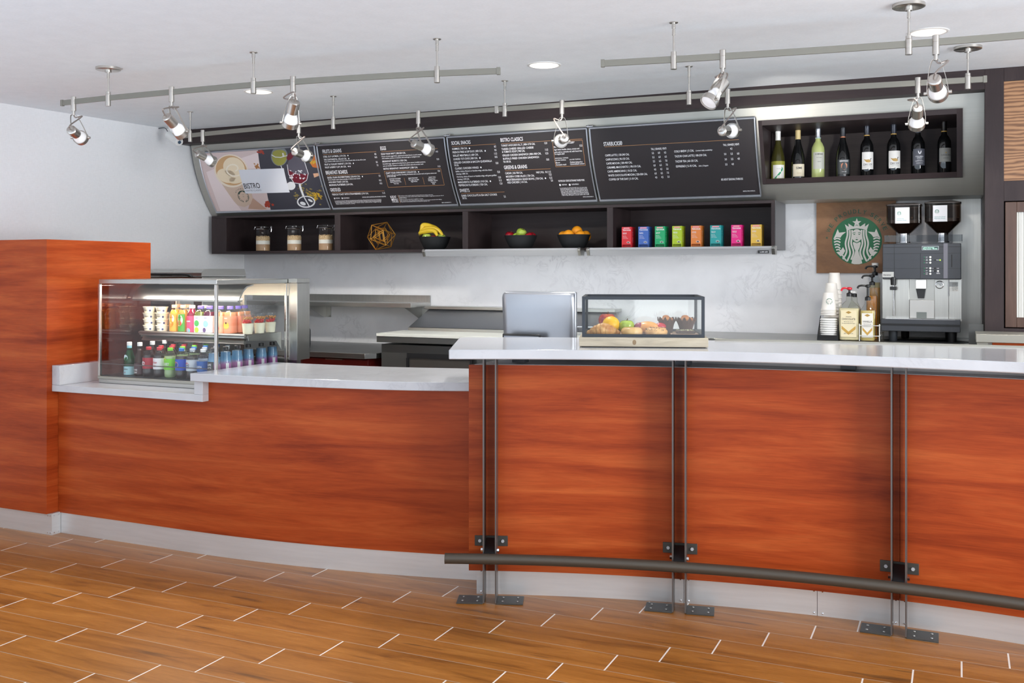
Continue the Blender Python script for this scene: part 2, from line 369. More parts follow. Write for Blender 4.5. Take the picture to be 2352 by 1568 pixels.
# emblem: a crowned long-haired figure with two tails in a disc, unit radius
def _u(x, y): return ((x-526)/236., (463-y)/227.)
def _m(p): return (-p[0], p[1])
def wave(x0, y0, x1, y1, amp, n, k): 
    return [(x0+(x1-x0)*i/n+amp*sin(k*pi*i/n), y0+(y1-y0)*i/n) for i in range(n+1)]
def ribbon(pts, w):
    L, R = [], []
    for i, p in enumerate(pts):
        a = pts[max(i-1, 0)]; c = pts[min(i+1, len(pts)-1)]; d = (c[0]-a[0], c[1]-a[1]); l = max(sqrt(d[0]**2+d[1]**2), 1e-6)
        ww = w[i] if isinstance(w, list) else w
        L.append((p[0]-d[1]/l*ww, p[1]+d[0]/l*ww)); R.append((p[0]+d[1]/l*ww, p[1]-d[0]/l*ww))
    return [[L[i], L[i+1], R[i+1], R[i]] for i in range(len(pts)-1)]
def emblem_layers():
    disc = [[(cos(2*pi*i/48), sin(2*pi*i/48)) for i in range(48)]]
    w = []; g = []
    st = []
    for i in range(10):
        r = .19 if i % 2 == 0 else .078; a = pi/2+i*pi/5; st.append((r*cos(a), .745+r*sin(a)))
    w.append((st, 0))
    half = [_u(432, 368), _u(412, 306), _u(450, 333), _u(446, 300), _u(492, 330)]
    w.append((half+[_u(526, 318)]+[_m(p) for p in half[::-1]]+[_m(_u(475, 354)), _u(526, 348), _u(475, 354)], 4))
    tail = [_u(344, 352), _u(358, 386), _u(424, 380), _u(388, 408), _u(370, 434), _u(335, 428), _u(302, 446), _u(322, 405)]
    w.append((tail, 2)); w.append(([_m(p) for p in tail], 2))
    for k in range(9):
        y = 452+k*25; dy = (463-y)/227.; xe = -sqrt(max(.94**2-dy*dy, .02))+.02
        xi = [-.66, -.66, -.68, -.66, -.62, -.56, -.50, -.44, -.38][k]
        pts = [(xe+(xi-xe)*i/6, dy+.05*sin(pi*i/6)-.05*k/9*(i/6)*3) for i in range(7)]
        pts = [p for p in pts if p[0]**2+p[1]**2 < .93]
        if len(pts) > 1:
            for r in ribbon(pts, .028): w.append((r, 1)); w.append(([_m(p) for p in r], 1))
    arm = [_u(395, 525), _u(415, 560), _u(400, 590), _u(372, 612), _u(330, 572), _u(362, 572)]
    w.append((arm, 2)); w.append(([_m(p) for p in arm], 2))
    for x0, x1, y1 in ((-.20, -.17, -.80), (-.29, -.33, -.86), (-.385, -.50, -.78)):
        pts = [(x0+(x1-x0)*(i/24)**1.5+.045*sin(3.2*pi*i/24+.5)*(i/24+.3), .44+(y1-.44)*i/24) for i in range(25)]
        for r in ribbon(pts, .034): w.append((r, 0)); w.append(([_m(p) for p in r], 0))
    w.append(([(0+.20*cos(2*pi*i/28), .21+.27*sin(2*pi*i/28)) for i in range(28)], 3))
    half = [(-.12, -.04), (-.16, -.10), (-.12, -.28), (-.06, -.42), (-.10, -.60), (-.17, -.75), (-.22, -.95), (-.1, -.99)]
    w.append((half+[_m(p) for p in half[::-1]], 3))
    for r in ribbon([(-.17, .30), (-.11, .335), (-.05, .32)], .012): g.append(r); g.append([_m(p) for p in r])
    eye = [(-.15, .255), (-.10, .285), (-.05, .255), (-.10, .24)]; g.append(eye); g.append([_m(p) for p in eye])
    g.append([(-.025, .13), (.025, .13), (0, .11)]); g.append([(-.06, .045), (0, .065), (.06, .045), (0, .01)])
    g.append([(-.17, -.03), (-.10, -.03), (0, -.085), (.10, -.03), (.17, -.03), (.12, -.06), (0, -.115), (-.12, -.06)])
    return disc, w, g
EMB = emblem_layers()
def emblem(root, f, R, off, white, green, names=('emblem_disc', 'emblem_figure'), n=1):
    """f(u,v,lift)->3D"""
    d, w, g = EMB
    for nm, polys, mt, l in ((names[0], d, green, 0), (names[1], w, white, off), ('emblem_lines', g, green, off*2.6)):
        b = B()
        for q in polys:
            q, k = q if isinstance(q, tuple) else (q, 0)
            b.poly([f(p[0]*R, p[1]*R, l+k*off*.3) for p in q])
        b.m.normal_update(); bmesh.ops.triangulate(b.m, faces=b.m.faces[:]); obj(nm, b, mt, root, flat=True)

# ================================================================== THE ROOM
ZC = 2.503
b = B(); b.poly([(-5.7, 1.5, 0), (3.4, 1.5, 0), (3.4, 6.5, 0), (-5.7, 6.5, 0)]); obj('floor', b, FLOOR, kind='structure', flat=True)
b = B(); b.box(-5.3, .9, 4.62, 6.4, .001, .006); obj('floor', b, P('pale_bounce_floor', rgb(214, 214, 212), .5), kind='structure', flat=True)  # hidden pale sheet added to bounce downlight up to the ceiling
b = B(); b.box(-5.75, 3.4, -1.2, 6.5, ZC, ZC+.1); obj('ceiling', b, CEIL, kind='structure', flat=True)
LW = lambda Y: -5.30-.0957*(6.4-Y)
b = B(); b.hexa([(LW(6.5)-.12, 6.5, 0), (LW(6.5), 6.5, 0), (LW(6.5), 6.5, ZC), (LW(6.5)-.12, 6.5, ZC)], [(LW(1)-.12, 1, 0), (LW(1), 1, 0), (LW(1), 1, ZC), (LW(1)-.12, 1, ZC)])
obj('wall_left', b, WALLP, kind='structure', flat=True)
b = B(); b.box(-5.45, .8, 6.4, 6.52, 0, ZC); obj('wall_back', b, MARBLE, kind='structure', flat=True)
b = B(); b.box(-.03, .12, 6.385, 6.4, 1.05, 1.88); obj('trim_1', b, STEELV, kind='structure', flat=True)
# right-hand partition of dark framed joinery
wr = B(); yf = 5.72
wr.box(.126, .216, yf, 6.5, 0, ZC).box(.216, .8, yf, 6.5, 2.431, ZC).box(.216, .8, yf, 6.5, 1.808, 1.914).box(.216, .8, yf, 6.5, 0, 1.148).box(.8, 1.6, yf, 6.5, 0, ZC).box(.216, .8, 5.9, 6.5, 1.148, 2.431)
WR = obj('wall_right', wr, DARK, kind='structure', bev=.0015)
b = B(); b.box(.216, .8, yf+.006, 5.9, 1.914, 2.431); obj('veneer_panel', b, WALNUT, WR)
dr = B(); dr.box(.222, .275, yf-.004, yf+.03, 1.153, 1.803).box(.70, .76, yf-.004, yf+.03, 1.153, 1.803).box(.275, .70, yf-.004, yf+.03, 1.75, 1.803).box(.275, .70, yf-.004, yf+.03, 1.153, 1.205)
DR = obj('door_1', dr, DOORWOOD, kind='structure', bev=.002)
m, t, p = mat('reeded_glass'); p.inputs['Base Color'].default_value = rgb(196, 196, 188); p.inputs['Roughness'].default_value = .3
wv = N(t, 'ShaderNodeTexWave', wave_type='BANDS', bands_direction='X'); wv.inputs['Scale'].default_value = 30; t.links.new(mapping(t, (1, 1, 1)), wv.inputs['Vector']); bump(t, p, wv.outputs['Fac'], .5, .004)
t.links.new(ramp(t, noise(t, mapping(t, (60, 60, 1)), 1.5, 2), [(.3, rgb(176, 176, 168)), (.7, rgb(206, 206, 200))]), p.inputs['Base Color'])
b = B(); b.box(.275, .70, yf+.008, yf+.016, 1.205, 1.75); obj('pane', b, m, DR, label='pale ribbed pane')
# fascia under the ceiling, metal canopy face
b = B(); b.box(-5.42, .126, yf, 5.86, 2.398, ZC); obj('trim_2', b, DARKH, kind='structure')
def bY(z):
    u = (2.336-z)/.438; return 5.80+.088*u+.112*u*u if u > 0 else 5.80+.088*u
def face_strip(b, x0, x1, z0, z1, f, nz, off=0.0, nx=1):
    G = [[b.m.verts.new((x0+(x1-x0)*i/nx, f(z0+(z1-z0)*k/nz)+off, z0+(z1-z0)*k/nz)) for i in range(nx+1)] for k in range(nz+1)]
    for k in range(nz):
        for i in range(nx): b.face([G[k][i], G[k][i+1], G[k+1][i+1], G[k+1][i]])
NX0, NX1, NZ0, NZ1 = -1.062, .022, 1.962, 2.318
b = B()
for x0, x1, z0, z1 in ((-5.33, -3.2, 1.868, 2.40), (-3.2, NX0, 1.868, 2.40), (NX0, NX1, NZ1-.01, 2.40), (NX0, NX1, 1.868, NZ0+.01), (NX1, .126, 1.868, 2.40)):
    face_strip(b, x0, x1, z0, z1, lambda z: bY(z)+.035, 12)
b.poly([(-5.33, bY(1.868)+.035, 1.868), (.126, bY(1.868)+.035, 1.868), (.126, 6.4, 1.868), (-5.33, 6.4, 1.868)])
o = obj('trim_3', b, FACADE, kind='structure')
# ------------------------------------------------------------------ wine niche
NI = thing('wine_shelf', 'long dark brown display shelf holding a row of wine bottles', 'shelf', ((NX0+NX1)/2, 6.2, NZ0))
def slab(b, x0, x1, z0, z1, yb=6.38):  # block whose front follows the sloping face
    b.hexa([(x0, bY(z0), z0), (x1, bY(z0), z0), (x1, bY(z1), z1), (x0, bY(z1), z1)], [(x0, yb, z0), (x1, yb, z0), (x1, yb, z1), (x0, yb, z1)])
for u0_, u1_ in ((NX0, NX0+.022), (NX1-.03, NX1)): b = B(); slab(b, u0_, u1_, NZ0, NZ1); obj('side_panel', b, DARK, NI)
b = B(); slab(b, NX0+.022, NX1-.03, NZ1-.028, NZ1); obj('top_panel', b, DARKH, NI)
b = B(); slab(b, NX0+.022, NX1-.03, NZ0, NZ0+.028); obj('shelf_board', b, DARKH, NI)
b = B(); b.box(NX0+.022, NX1-.03, 6.37, 6.38, NZ0+.028, NZ1-.028); obj('back_panel', b, DARKH, NI)
# ------------------------------------------------------------------ long open shelf under the menus
SY = 6.0; sx0, sx1, sz0, sz1 = -5.285, -1.0, 1.575, 1.868
OS = thing('wall_shelf_unit', 'long dark brown open shelf with four compartments under the menu boards', 'shelf', (-3.1, 6.2, sz0))
b = B(); b.box(sx0, sx1, SY, 6.39, sz0, 1.594); obj('shelf_board', b, DARKH, OS, bev=.001)
b = B(); b.box(sx0, sx1, SY, 6.39, 1.850, sz1); obj('top_panel', b, DARKH, OS, bev=.001)
b = B(); b.box(sx0, sx1, 6.375, 6.39, 1.594, 1.85); obj('back_panel', b, DARKH, OS)
for x0, x1 in ((sx0, -5.14), (-4.142, -4.093), (-3.095, -3.052), (-2.053, -2.012), (-1.02, sx1)):
    b = B(); b.box(x0, x1, SY, 6.375, 1.594, 1.85); obj('divider', b, DARK, OS, bev=.001)
b = B(); b.box(sx1, sx1+.003, SY+.02, 6.39, sz0, sz1); obj('end_panel', b, P('grey_end_panel', rgb(110, 110, 112), .4, .3), OS, label='grey metal end panel')
# aluminium light strips under the shelf
for x0, x1, lb in ((-3.367, -2.205, 'aluminium under-shelf light strip below the fruit bowls'), (-2.165, -.985, 'aluminium under-shelf light strip below the tea boxes')):
    T = thing('light_strip', lb, 'light fitting', ((x0+x1)/2, 5.96, 1.545), 'aluminium strips under the shelf')
    b = B(); b.prism([(x0+.02, 5.94, 1.545), (x0+.02, 5.99, 1.545), (x0+.02, 5.999, 1.592), (x0+.02, 5.93, 1.592), (x0+.02, 5.922, 1.580), (x0+.02, 5.93, 1.572)], (x1-x0-.04, 0, 0)); obj('housing', b, ALUL, T)
    for xx in (x0, x1-.02):
        b = B(); b.prism([(xx, 5.935, 1.542), (xx, 5.992, 1.542), (xx, 5.9995, 1.594), (xx, 5.925, 1.594), (xx, 5.915, 1.580)], (.02, 0, 0)); obj('end_cap', b, STEEL, T, bev=.002)
    area('shelf_strip_lamp', ((x0+x1)/2, 5.965, 1.5405), ((x0+x1)/2, 6.30, .9), x1-x0-.08, .03, 1.2, (.97, .98, 1))
    if x1 > -1.5:
        b = B(); b.box(-1.085, -1.02, 5.9275, 5.929, 1.549, 1.567); q = obj('badge', b, BLACK, T)
        b = B(); put_text(b, 'LUMI LED', flat((-1.072, 5.927, 1.554), (1, 0, 0), (0, 0, 1)), .045, .007); obj('lettering', b, PAPER, q)

# ------------------------------------------------------------------ menu boards
BO = .0
def bsurf(x, y):                      # pixel of the photograph -> (X, z) on the curved board face
    z = 2.1
    for _ in range(12): q = onY(x, y, bY(z)); z = q.z
    return q.x, q.z
def bp(X, z, l=0): return Vector((X, bY(z)-l, z))
def menu_board(label, x0t, x1t, parts):
    X0, X1 = x0t, x1t; Z0, Z1 = 1.896, 2.336
    T = thing('menu_board', label, 'menu board', ((X0+X1)/2, 5.97, Z0), 'curved menu boards above the shelf')
    b = B()
    for (l, zz0, zz1, xx0, xx1) in ((0, Z0, Z1, X0, X1),):
        face_strip(b, xx0, xx1, zz0, zz1, bY, 14, 0); face_strip(b, xx0, xx1, zz0, zz1, bY, 14, .012)
        for x in (xx0, xx1):
            f = [b.m.verts.new((x, bY(zz0+(zz1-zz0)*k/14), zz0+(zz1-zz0)*k/14)) for k in range(15)]; g = [b.m.verts.new((x, v.co.y+.012, v.co.z)) for v in f]
            for k in range(14): b.face([f[k], f[k+1], g[k+1], g[k]])
    obj('panel', b, parts, T)
    fr = B(); w = .011
    fr.tube([bp(X0, Z0, .004), bp(X1, Z0, .004)], w*.75, 8).tube([bp(X0, Z1, .004), bp(X1, Z1, .004)], w*.75, 8)
    for x in (X0, X1): fr.tube([bp(x, Z0+(Z1-Z0)*k/12, .003) for k in range(13)], w*.42, 6)
    obj('frame', fr, ALU, T)
    return T
# board edges (X) read at their lower corners
E_ = [(-5.235, -4.178), (-4.155, -3.128), (-3.107, -2.119), (-2.098, -1.08)]
def decal(T, name, polys, mt, lift, px=None):
    """polys in photograph pixels on the board, cut into bands so they follow the curve"""
    b = B()
    for q in polys:
        pts = [bsurf(*p) if px is None else bsurf(*px(*p)) for p in q]; b.poly([(p[0], 0, p[1]) for p in pts])
    b.m.normal_update()
    for k in range(1, 22):
        z = 1.896+.44*k/22
        bmesh.ops.bisect_plane(b.m, geom=b.m.verts[:]+b.m.edges[:]+b.m.faces[:], plane_co=(0, 0, z), plane_no=(0, 0, 1))
    b.m.normal_update(); bmesh.ops.triangulate(b.m, faces=b.m.faces[:])
    for v in b.m.verts: v.co.y = bY(v.co.z)-lift
    return obj(name, b, mt, T, flat=True)
class Menu:
    def __init__(s, T, ox, oy, sc): s.T, s.ox, s.oy, s.sc = T, ox, oy, sc; s.w = B(); s.l = B(); s.p = lambda x, y: (ox+x*sc, oy+y*sc)
    def t(s, txt, xl, xr, y, h=26, sh=0):
        x0, y0 = s.p(xl, y); x1, _ = s.p(xr, y); X0, z0 = bsurf(x0, y0); X1, _ = bsurf(x1, y0)
        d = depth((X0, bY(z0))); hz = h*s.sc*d/FPX
        put_text(s.w, txt, lambda u, v: bp(X0+u+v*.0, z0+v, .0022), X1-X0, hz, sh)
    def line(s, x0, y0, x1, y1, w=.0022):
        a = bsurf(*s.p(x0, y0)); c = bsurf(*s.p(x1, y1)); n = 8
        if abs(c[0]-a[0]) > abs(c[1]-a[1]): z = (a[1]+c[1])/2; s.l.poly([bp(a[0], z-w/2, .0022), bp(c[0], z-w/2, .0022), bp(c[0], z+w/2, .0022), bp(a[0], z+w/2, .0022)])
        else:
            X = (a[0]+c[0])/2; 
            for k in range(n):
                z0 = a[1]+(c[1]-a[1])*k/n; z1 = a[1]+(c[1]-a[1])*(k+1)/n; s.l.poly([bp(X-w/2, z0, .0022), bp(X+w/2, z0, .0022), bp(X+w/2, z1, .0022), bp(X-w/2, z1, .0022)])
    def dot(s, x, y, r=10):
        X, z = bsurf(*s.p(x, y)); R = r*s.sc*depth((X, bY(z)))/FPX
        s.w.poly([bp(X+R*cos(2*pi*i/14), z+R*sin(2*pi*i/14), .0022) for i in range(14)])
    def done(s): obj('lettering', s.w, PAPER, s.T, flat=True); obj('rule_line', s.l, ORANGE_LINE, s.T, flat=True)

PINK = P('poster_pink', rgb(214, 194, 192), .4)
MB1 = menu_board('poster board with a milky coffee cup and wine glasses, leftmost of the boards', E_[0][0], E_[0][1], PINK)
px1 = lambda x, y: (400+x*.1722, 240+y*.1722)
NAVY = P('poster_slate', rgb(58, 58, 68), .4)
decal(MB1, 'slate_picture', [[(1118, 600), (1895, 555), (2095, 1385), (1290, 1405), (1240, 1185), (1150, 850)]], NAVY, .0012, px1)
decal(MB1, 'linen_picture', [[(880, 720), (1120, 640), (1150, 850), (870, 870)], [(430, 900), (560, 850), (640, 1000), (900, 1415), (620, 1420), (520, 1150)]], P('poster_linen', rgb(232, 216, 216), .45), .0012, px1)
decal(MB1, 'table_shadow', [[(1040, 1240), (1240, 1395), (1170, 1400), (990, 1390)]], P('poster_tan', rgb(188, 152, 132), .45), .0014, px1)
CUPP = P('poster_cup', rgb(206, 182, 164), .45); CUPR = P('poster_cup_rim', rgb(236, 222, 204), .45); FOAM = P('poster_foam', rgb(238, 220, 190), .45); FOAM2 = P('poster_coffee', rgb(206, 164, 116), .45)
decal(MB1, 'cup_body', [[(600, 1000), (1000, 960), (1050, 1250), (1020, 1330), (940, 1368), (850, 1345), (800, 1290)]], CUPP, .0016, px1)
def ell(cx, cy, rx, ry, rot=0, n=36, a0=0, a1=360):
    r = radians(rot); return [(cx+rx*cos(radians(a))*cos(r)-ry*sin(radians(a))*sin(r), cy+rx*cos(radians(a))*sin(r)+ry*sin(radians(a))*cos(r)) for a in [a0+(a1-a0)*i/n for i in range(n)]]
decal(MB1, 'cup_rim', [ell(765, 885, 232, 215, 35)], CUPR, .0018, px1)
decal(MB1, 'coffee_surface', [ell(765, 880, 215, 192, 35)], FOAM2, .0020, px1)
decal(MB1, 'milk_foam', [ell(800, 840, 150, 130, 35), ell(700, 950, 130, 90, 20), ell(850, 990, 120, 60, -15)], FOAM, .0022, px1)
decal(MB1, 'milk_swirl', [[q for q in r] for r in ribbon([(800+(140-9*i/2)*cos(i*.32), 860+(110-7*i/2)*sin(i*.32)) for i in range(24)], 9)], P('poster_swirl', rgb(246, 234, 214), .45), .0024, px1)
GL = P('poster_glass', rgb(120, 126, 130), .3); WINEW = P('poster_white_wine', rgb(150, 148, 66), .3); WINER = P('poster_red_wine', rgb(104, 24, 42), .3); GLW = P('poster_highlight', rgb(216, 218, 222), .3)
decal(MB1, 'white_wine_glass', [ell(1405, 690, 112, 130, 0)], GL, .0016, px1)
decal(MB1, 'white_wine', [ell(1405, 700, 96, 112, 0, 36, -20, 200), ell(1405, 655, 92, 50)], WINEW, .0018, px1)
decal(MB1, 'white_wine_rim', ribbon([(1300, 670), (1350, 700), (1420, 705), (1510, 680)], 5)+ribbon([(1425, 815), (1440, 850)], 5)+[ell(1560, 1085, 60, 55)], GLW, .0020, px1)
decal(MB1, 'red_wine_glass', [[(1515, 790), (1560, 660), (1700, 650), (1760, 800), (1790, 930), (1760, 1010), (1690, 1055), (1600, 1040), (1540, 960)]], P('poster_glass_dark', rgb(86, 84, 96), .3), .0016, px1)
decal(MB1, 'red_wine', [[(1522, 860), (1580, 905), (1660, 925), (1790, 930), (1762, 1010), (1690, 1052), (1600, 1036), (1540, 955)], ell(1550, 690, 60, 36, -50)], WINER, .0018, px1)
decal(MB1, 'glass_highlight', ribbon([(1510, 800), (1530, 930), (1600, 1045), (1700, 1058), (1770, 1010), (1792, 920), (1740, 760)], 4)+ribbon([(1675, 1060), (1690, 1120), (1735, 1240)], 13)+[ell(1762, 1298, 122, 80)], GLW, .0020, px1)
decal(MB1, 'glass_foot', [ell(1762, 1295, 104, 64)], NAVY, .0022, px1)
decal(MB1, 'glass_foot_shine', [ell(1720, 1320, 40, 22, 20), ell(1820, 1280, 36, 14, 30)]+ribbon([(1735, 1235), (1790, 1330), (1810, 1370)], 7), GLW, .0024, px1)
random.seed(3)
decal(MB1, 'wine_sparkle', [ell(1540+random.random()*210, 880+random.random()*110, 4+random.random()*14, 3+random.random()*7, random.random()*90, 7) for _ in range(34)], GLW, .0022, px1)
YEL = P('poster_yellow', rgb(196, 158, 40), .5); ORG = P('poster_orange', rgb(190, 104, 40), .5)
decal(MB1, 'spice', [ell(1780+random.gauss(0, 90), 1200+random.gauss(0, 55), 6+random.random()*20, 4+random.random()*9, 20, 8) for _ in range(60)], P('poster_spice', rgb(132, 118, 66), .5), .0014, px1)
decal(MB1, 'spice_bright', [ell(1890+random.gauss(0, 45), 1220+random.gauss(0, 28), 5+random.random()*14, 4+random.random()*7, 20, 8) for _ in range(40)], YEL, .0016, px1)
decal(MB1, 'cheese_board', [[(1800, 760), (1840, 680), (1890, 670), (1935, 850), (1850, 835)]], ORG, .0016, px1)
decal(MB1, 'cheese', [[(1800, 740), (1832, 670), (1850, 740), (1830, 800)], [(1845, 760), (1885, 740), (1900, 770), (1850, 800)]], YEL, .0018, px1)
decal(MB1, 'bread', [[(1855, 920), (1935, 912), (1945, 945), (1870, 975)]], P('poster_bread', rgb(206, 160, 130), .5), .0016, px1)
decal(MB1, 'fruit', [ell(1160+random.gauss(0, 32), 625+random.gauss(0, 14), 18, 13, 20, 9) for _ in range(9)]+[ell(1250+random.gauss(0, 26), 1320+random.gauss(0, 38), 20, 16, 30, 8) for _ in range(16)], P('poster_fruit', rgb(160, 58, 40), .5), .0016, px1)
decal(MB1, 'nuts', [ell(1100+random.gauss(0, 24), 835+random.gauss(0, 18), 14, 8, 40, 8) for _ in range(16)], P('poster_nut', rgb(176, 118, 66), .5), .0016, px1)
decal(MB1, 'name_card', [[(862, 872), (1464, 850), (1545, 1172), (955, 1188)]], P('poster_card', rgb(222, 224, 232), .5), .0026, px1)
mb = Menu(MB1, 400, 240, .1722); mb.w.m.free(); mb.w = B()
def t1(txt, xl, xr, y, h, l, mt):
    b = B(); x0, y0 = px1(xl, y); X0, z0 = bsurf(x0, y0); X1, _ = bsurf(px1(xr, y)[0], y0); d = depth((X0, bY(z0)))
    put_text(b, txt, lambda u, v: bp(X0+u, z0+v, l), X1-X0, h*.1722*d/FPX); obj('lettering', b, mt, MB1, flat=True)
t1('BISTRO', 944, 1160, 1122, 66, .003, INK); t1('CRAFTED CLASSICS', 955, 1172, 1160, 20, .003, P('grey_print', rgb(150, 150, 160), .6)); t1('B', 1450, 1474, 688, 40, .003, PAPER)
def cup_emb(u, v, l):
    X, z = bsurf(*px1(925, 1225)); return bp(X+u+v*.12, z+v*.82, .0019+l)
emblem(MB1, cup_emb, .052, .0001, CUPP, P('poster_dark_green', rgb(40, 66, 56), .5))
b = B(); f0 = bsurf(*px1(925, 1225))
for i, ch in enumerate('STARBUCKS'):
    a = radians(150-i*14); rr = .062
    put_text(b, ch, (lambda a, rr: lambda u, v: bp(f0[0]+rr*cos(a)+u*sin(a)+v*cos(a), f0[1]+(rr*sin(a)-u*cos(a)+v*sin(a))*.82, .0020))(a, rr), .010, .010)
obj('cup_lettering', b, P('poster_ink', rgb(70, 76, 70), .5), MB1, flat=True)

MB2 = menu_board('dark menu board headed fruits and grains and eggs', E_[1][0], E_[1][1], MENU)
M2 = Menu(MB2, 720, 290, .14456); T = M2.t
T('FRUITS & GRAINS', 150, 452, 430, 56); M2.line(158, 450, 1000, 402)
for s, a, c, y in (('STEEL CUT OATMEAL | 310 CAL', 162, 525, 498), ('THE CONTINENTAL | 555-615 CAL', 170, 535, 545), ('FRUIT & YOGURT PARFAIT | 310 CAL', 182, 608, 622), ('FRUIT & BERRY CUP | 80 CAL', 190, 530, 668),
                   ('BAGEL: PLAIN OR EVERYTHING | 310-410 CAL', 228, 752, 830), ('AVOCADO TOAST | 510 CAL', 247, 560, 903), ('MORNING FLATBREAD | 510 CAL', 258, 637, 948), ('FRENCH TOAST WITH STRAWBERRIES | 510 CAL', 305, 887, 1098),
                   ('EGGS YOUR WAY* | 380-550 CAL', 1080, 1470, 455), ('BREAKFAST BURRITO | 920 CAL', 1100, 1495, 572), ('BISTRO BREAKFAST SANDWICH* | 580 CAL', 1118, 1667, 690), ('CRAFT YOUR OWN BOWL* | 310-610 CAL', 1155, 1645, 758)): T(s, a, c, y, 25)
for x, y in ((550, 465), (563, 513), (637, 588), (557, 637), (584, 637), (780, 798), (1672, 724)): M2.dot(x, y)
T('BREAKFAST BOARDS', 205, 552, 765, 54); M2.line(218, 785, 1060, 748); T('GRIDDLED', 278, 443, 1036, 50); M2.line(295, 1055, 1130, 1025); T('EGGS', 1068, 1158, 380, 56); M2.line(1078, 402, 1975, 355)
for s, a, c, y in (('Yogurt, blueberry muffin, banana and choice of fresh brewed coffee, hot tea, milk or juice', 175, 840, 572), ('Choice of plain cream cheese and jelly or herbed cream cheese', 235, 755, 860),
                   ('Choice of whole eggs/whites, applewood smoked bacon or pork sausage,', 1085, 1730, 490), ('with breakfast potatoes or tomatoes, and sourdough or multigrain toast', 1090, 1700, 521),
                   ('Scrambled eggs, applewood smoked bacon, green onions, breakfast potatoes,', 1105, 1790, 607), ('jack and cheddar cheeses in a tortilla with tomato salsa and avocado mash', 1110, 1755, 640),
                   ('Topped with green goddess dressing and finished with avocado mash and green onions and', 1165, 1965, 787), ('served with salsa', 1170, 1315, 808),
                   ('CHOOSE YOUR BASE', 1210, 1390, 846), ('Breakfast potatoes', 1225, 1385, 871), ('Quinoa & brown rice', 1225, 1400, 895), ('Tater tots', 1280, 1360, 920), ('MAKE YOUR WAY', 1515, 1662, 834), ('Two eggs, any style', 1515, 1682, 860), ('Egg whites', 1555, 1655, 885),
                   ('SELECT TWO', 1835, 1945, 820), ('Chopped bacon', 1825, 1940, 846), ('Cheddar cheese', 1828, 1978, 871), ('Tomatoes', 1868, 1950, 896), ('Kale', 1895, 1935, 922),
                   ('VEGETARIAN', 358, 425, 1152), ('GLUTEN-FRIENDLY', 480, 580, 1150), ('WE PROUDLY SERVE CAGE-FREE EGGS AND SUSTAINABLY RAISED PORK', 780, 1160, 1136)): T(s, a, c, y, 17)
for s, a, c, y in (('8.5', 975, 1003, 455), ('10.5', 978, 1015, 505), ('8.5', 998, 1025, 582), ('7.5', 1010, 1035, 632), ('5.5', 1042, 1070, 800), ('10.5', 1048, 1085, 872), ('10.5', 1060, 1098, 920), ('11.5', 1103, 1142, 1072), ('14.0', 1945, 1982, 415), ('12.0', 1962, 2000, 535), ('11.0', 1980, 2020, 650), ('12.0', 1980, 2015, 722)): T(s, a, c, y, 26)
M2.dot(338, 1146, 12); M2.dot(460, 1143, 12)
M2.line(1125, 712, 2025, 675); M2.line(1190, 968, 2082, 935); M2.line(1125, 712, 1190, 968); M2.line(2025, 675, 2082, 935); M2.line(1445, 820, 1470, 932); M2.line(1740, 810, 1765, 922); M2.line(1350, 1092, 1374, 1218)
T("KIDS'", 1232, 1325, 1142, 36); T('MENU', 1250, 1350, 1186, 36); T('AVAILABLE', 1258, 1358, 1210, 18)
SM = ['In consuming our gluten-friendly items, be aware that there still may be a chance of cross-contact as our normal kitchen', 'operations involve shared cooking and preparation areas. We are unable to guarantee that any menu item is completely', 'free from allergens. Guests are reminded to consider this information as it relates to their individual dietary needs', 'and requirements. If you have any concerns regarding', 'allergens, please alert the staff prior to ordering.']
for i, s in enumerate(SM): T(s, 342+i*5, (1090 if i < 3 else 1085 if i == 3 else 665), 1190+i*13, 10)
for s, a, c, y in (('2,000 calories a day is used for general nutrition advice, but calorie needs vary.', 1350, 1910, 1110), ('*Consuming raw or under-cooked meats, poultry, seafood, shellfish or eggs may increase your risk of', 1362, 2080, 1130), ('foodborne illness.', 1366, 1488, 1146), ('Additional nutrition information is available on request.', 1372, 1750, 1168), ('Before placing your order, please inform your server if a person in your party has a food allergy.', 1380, 2050, 1188), ('18% gratuity is automatically added to the final bill for groups of 6+.', 1386, 1860, 1206), ('BIS0722-CORE-BREAKFAST-US', 2045, 2195, 1218)): T(s, a, c, y, 11)
M2.done()

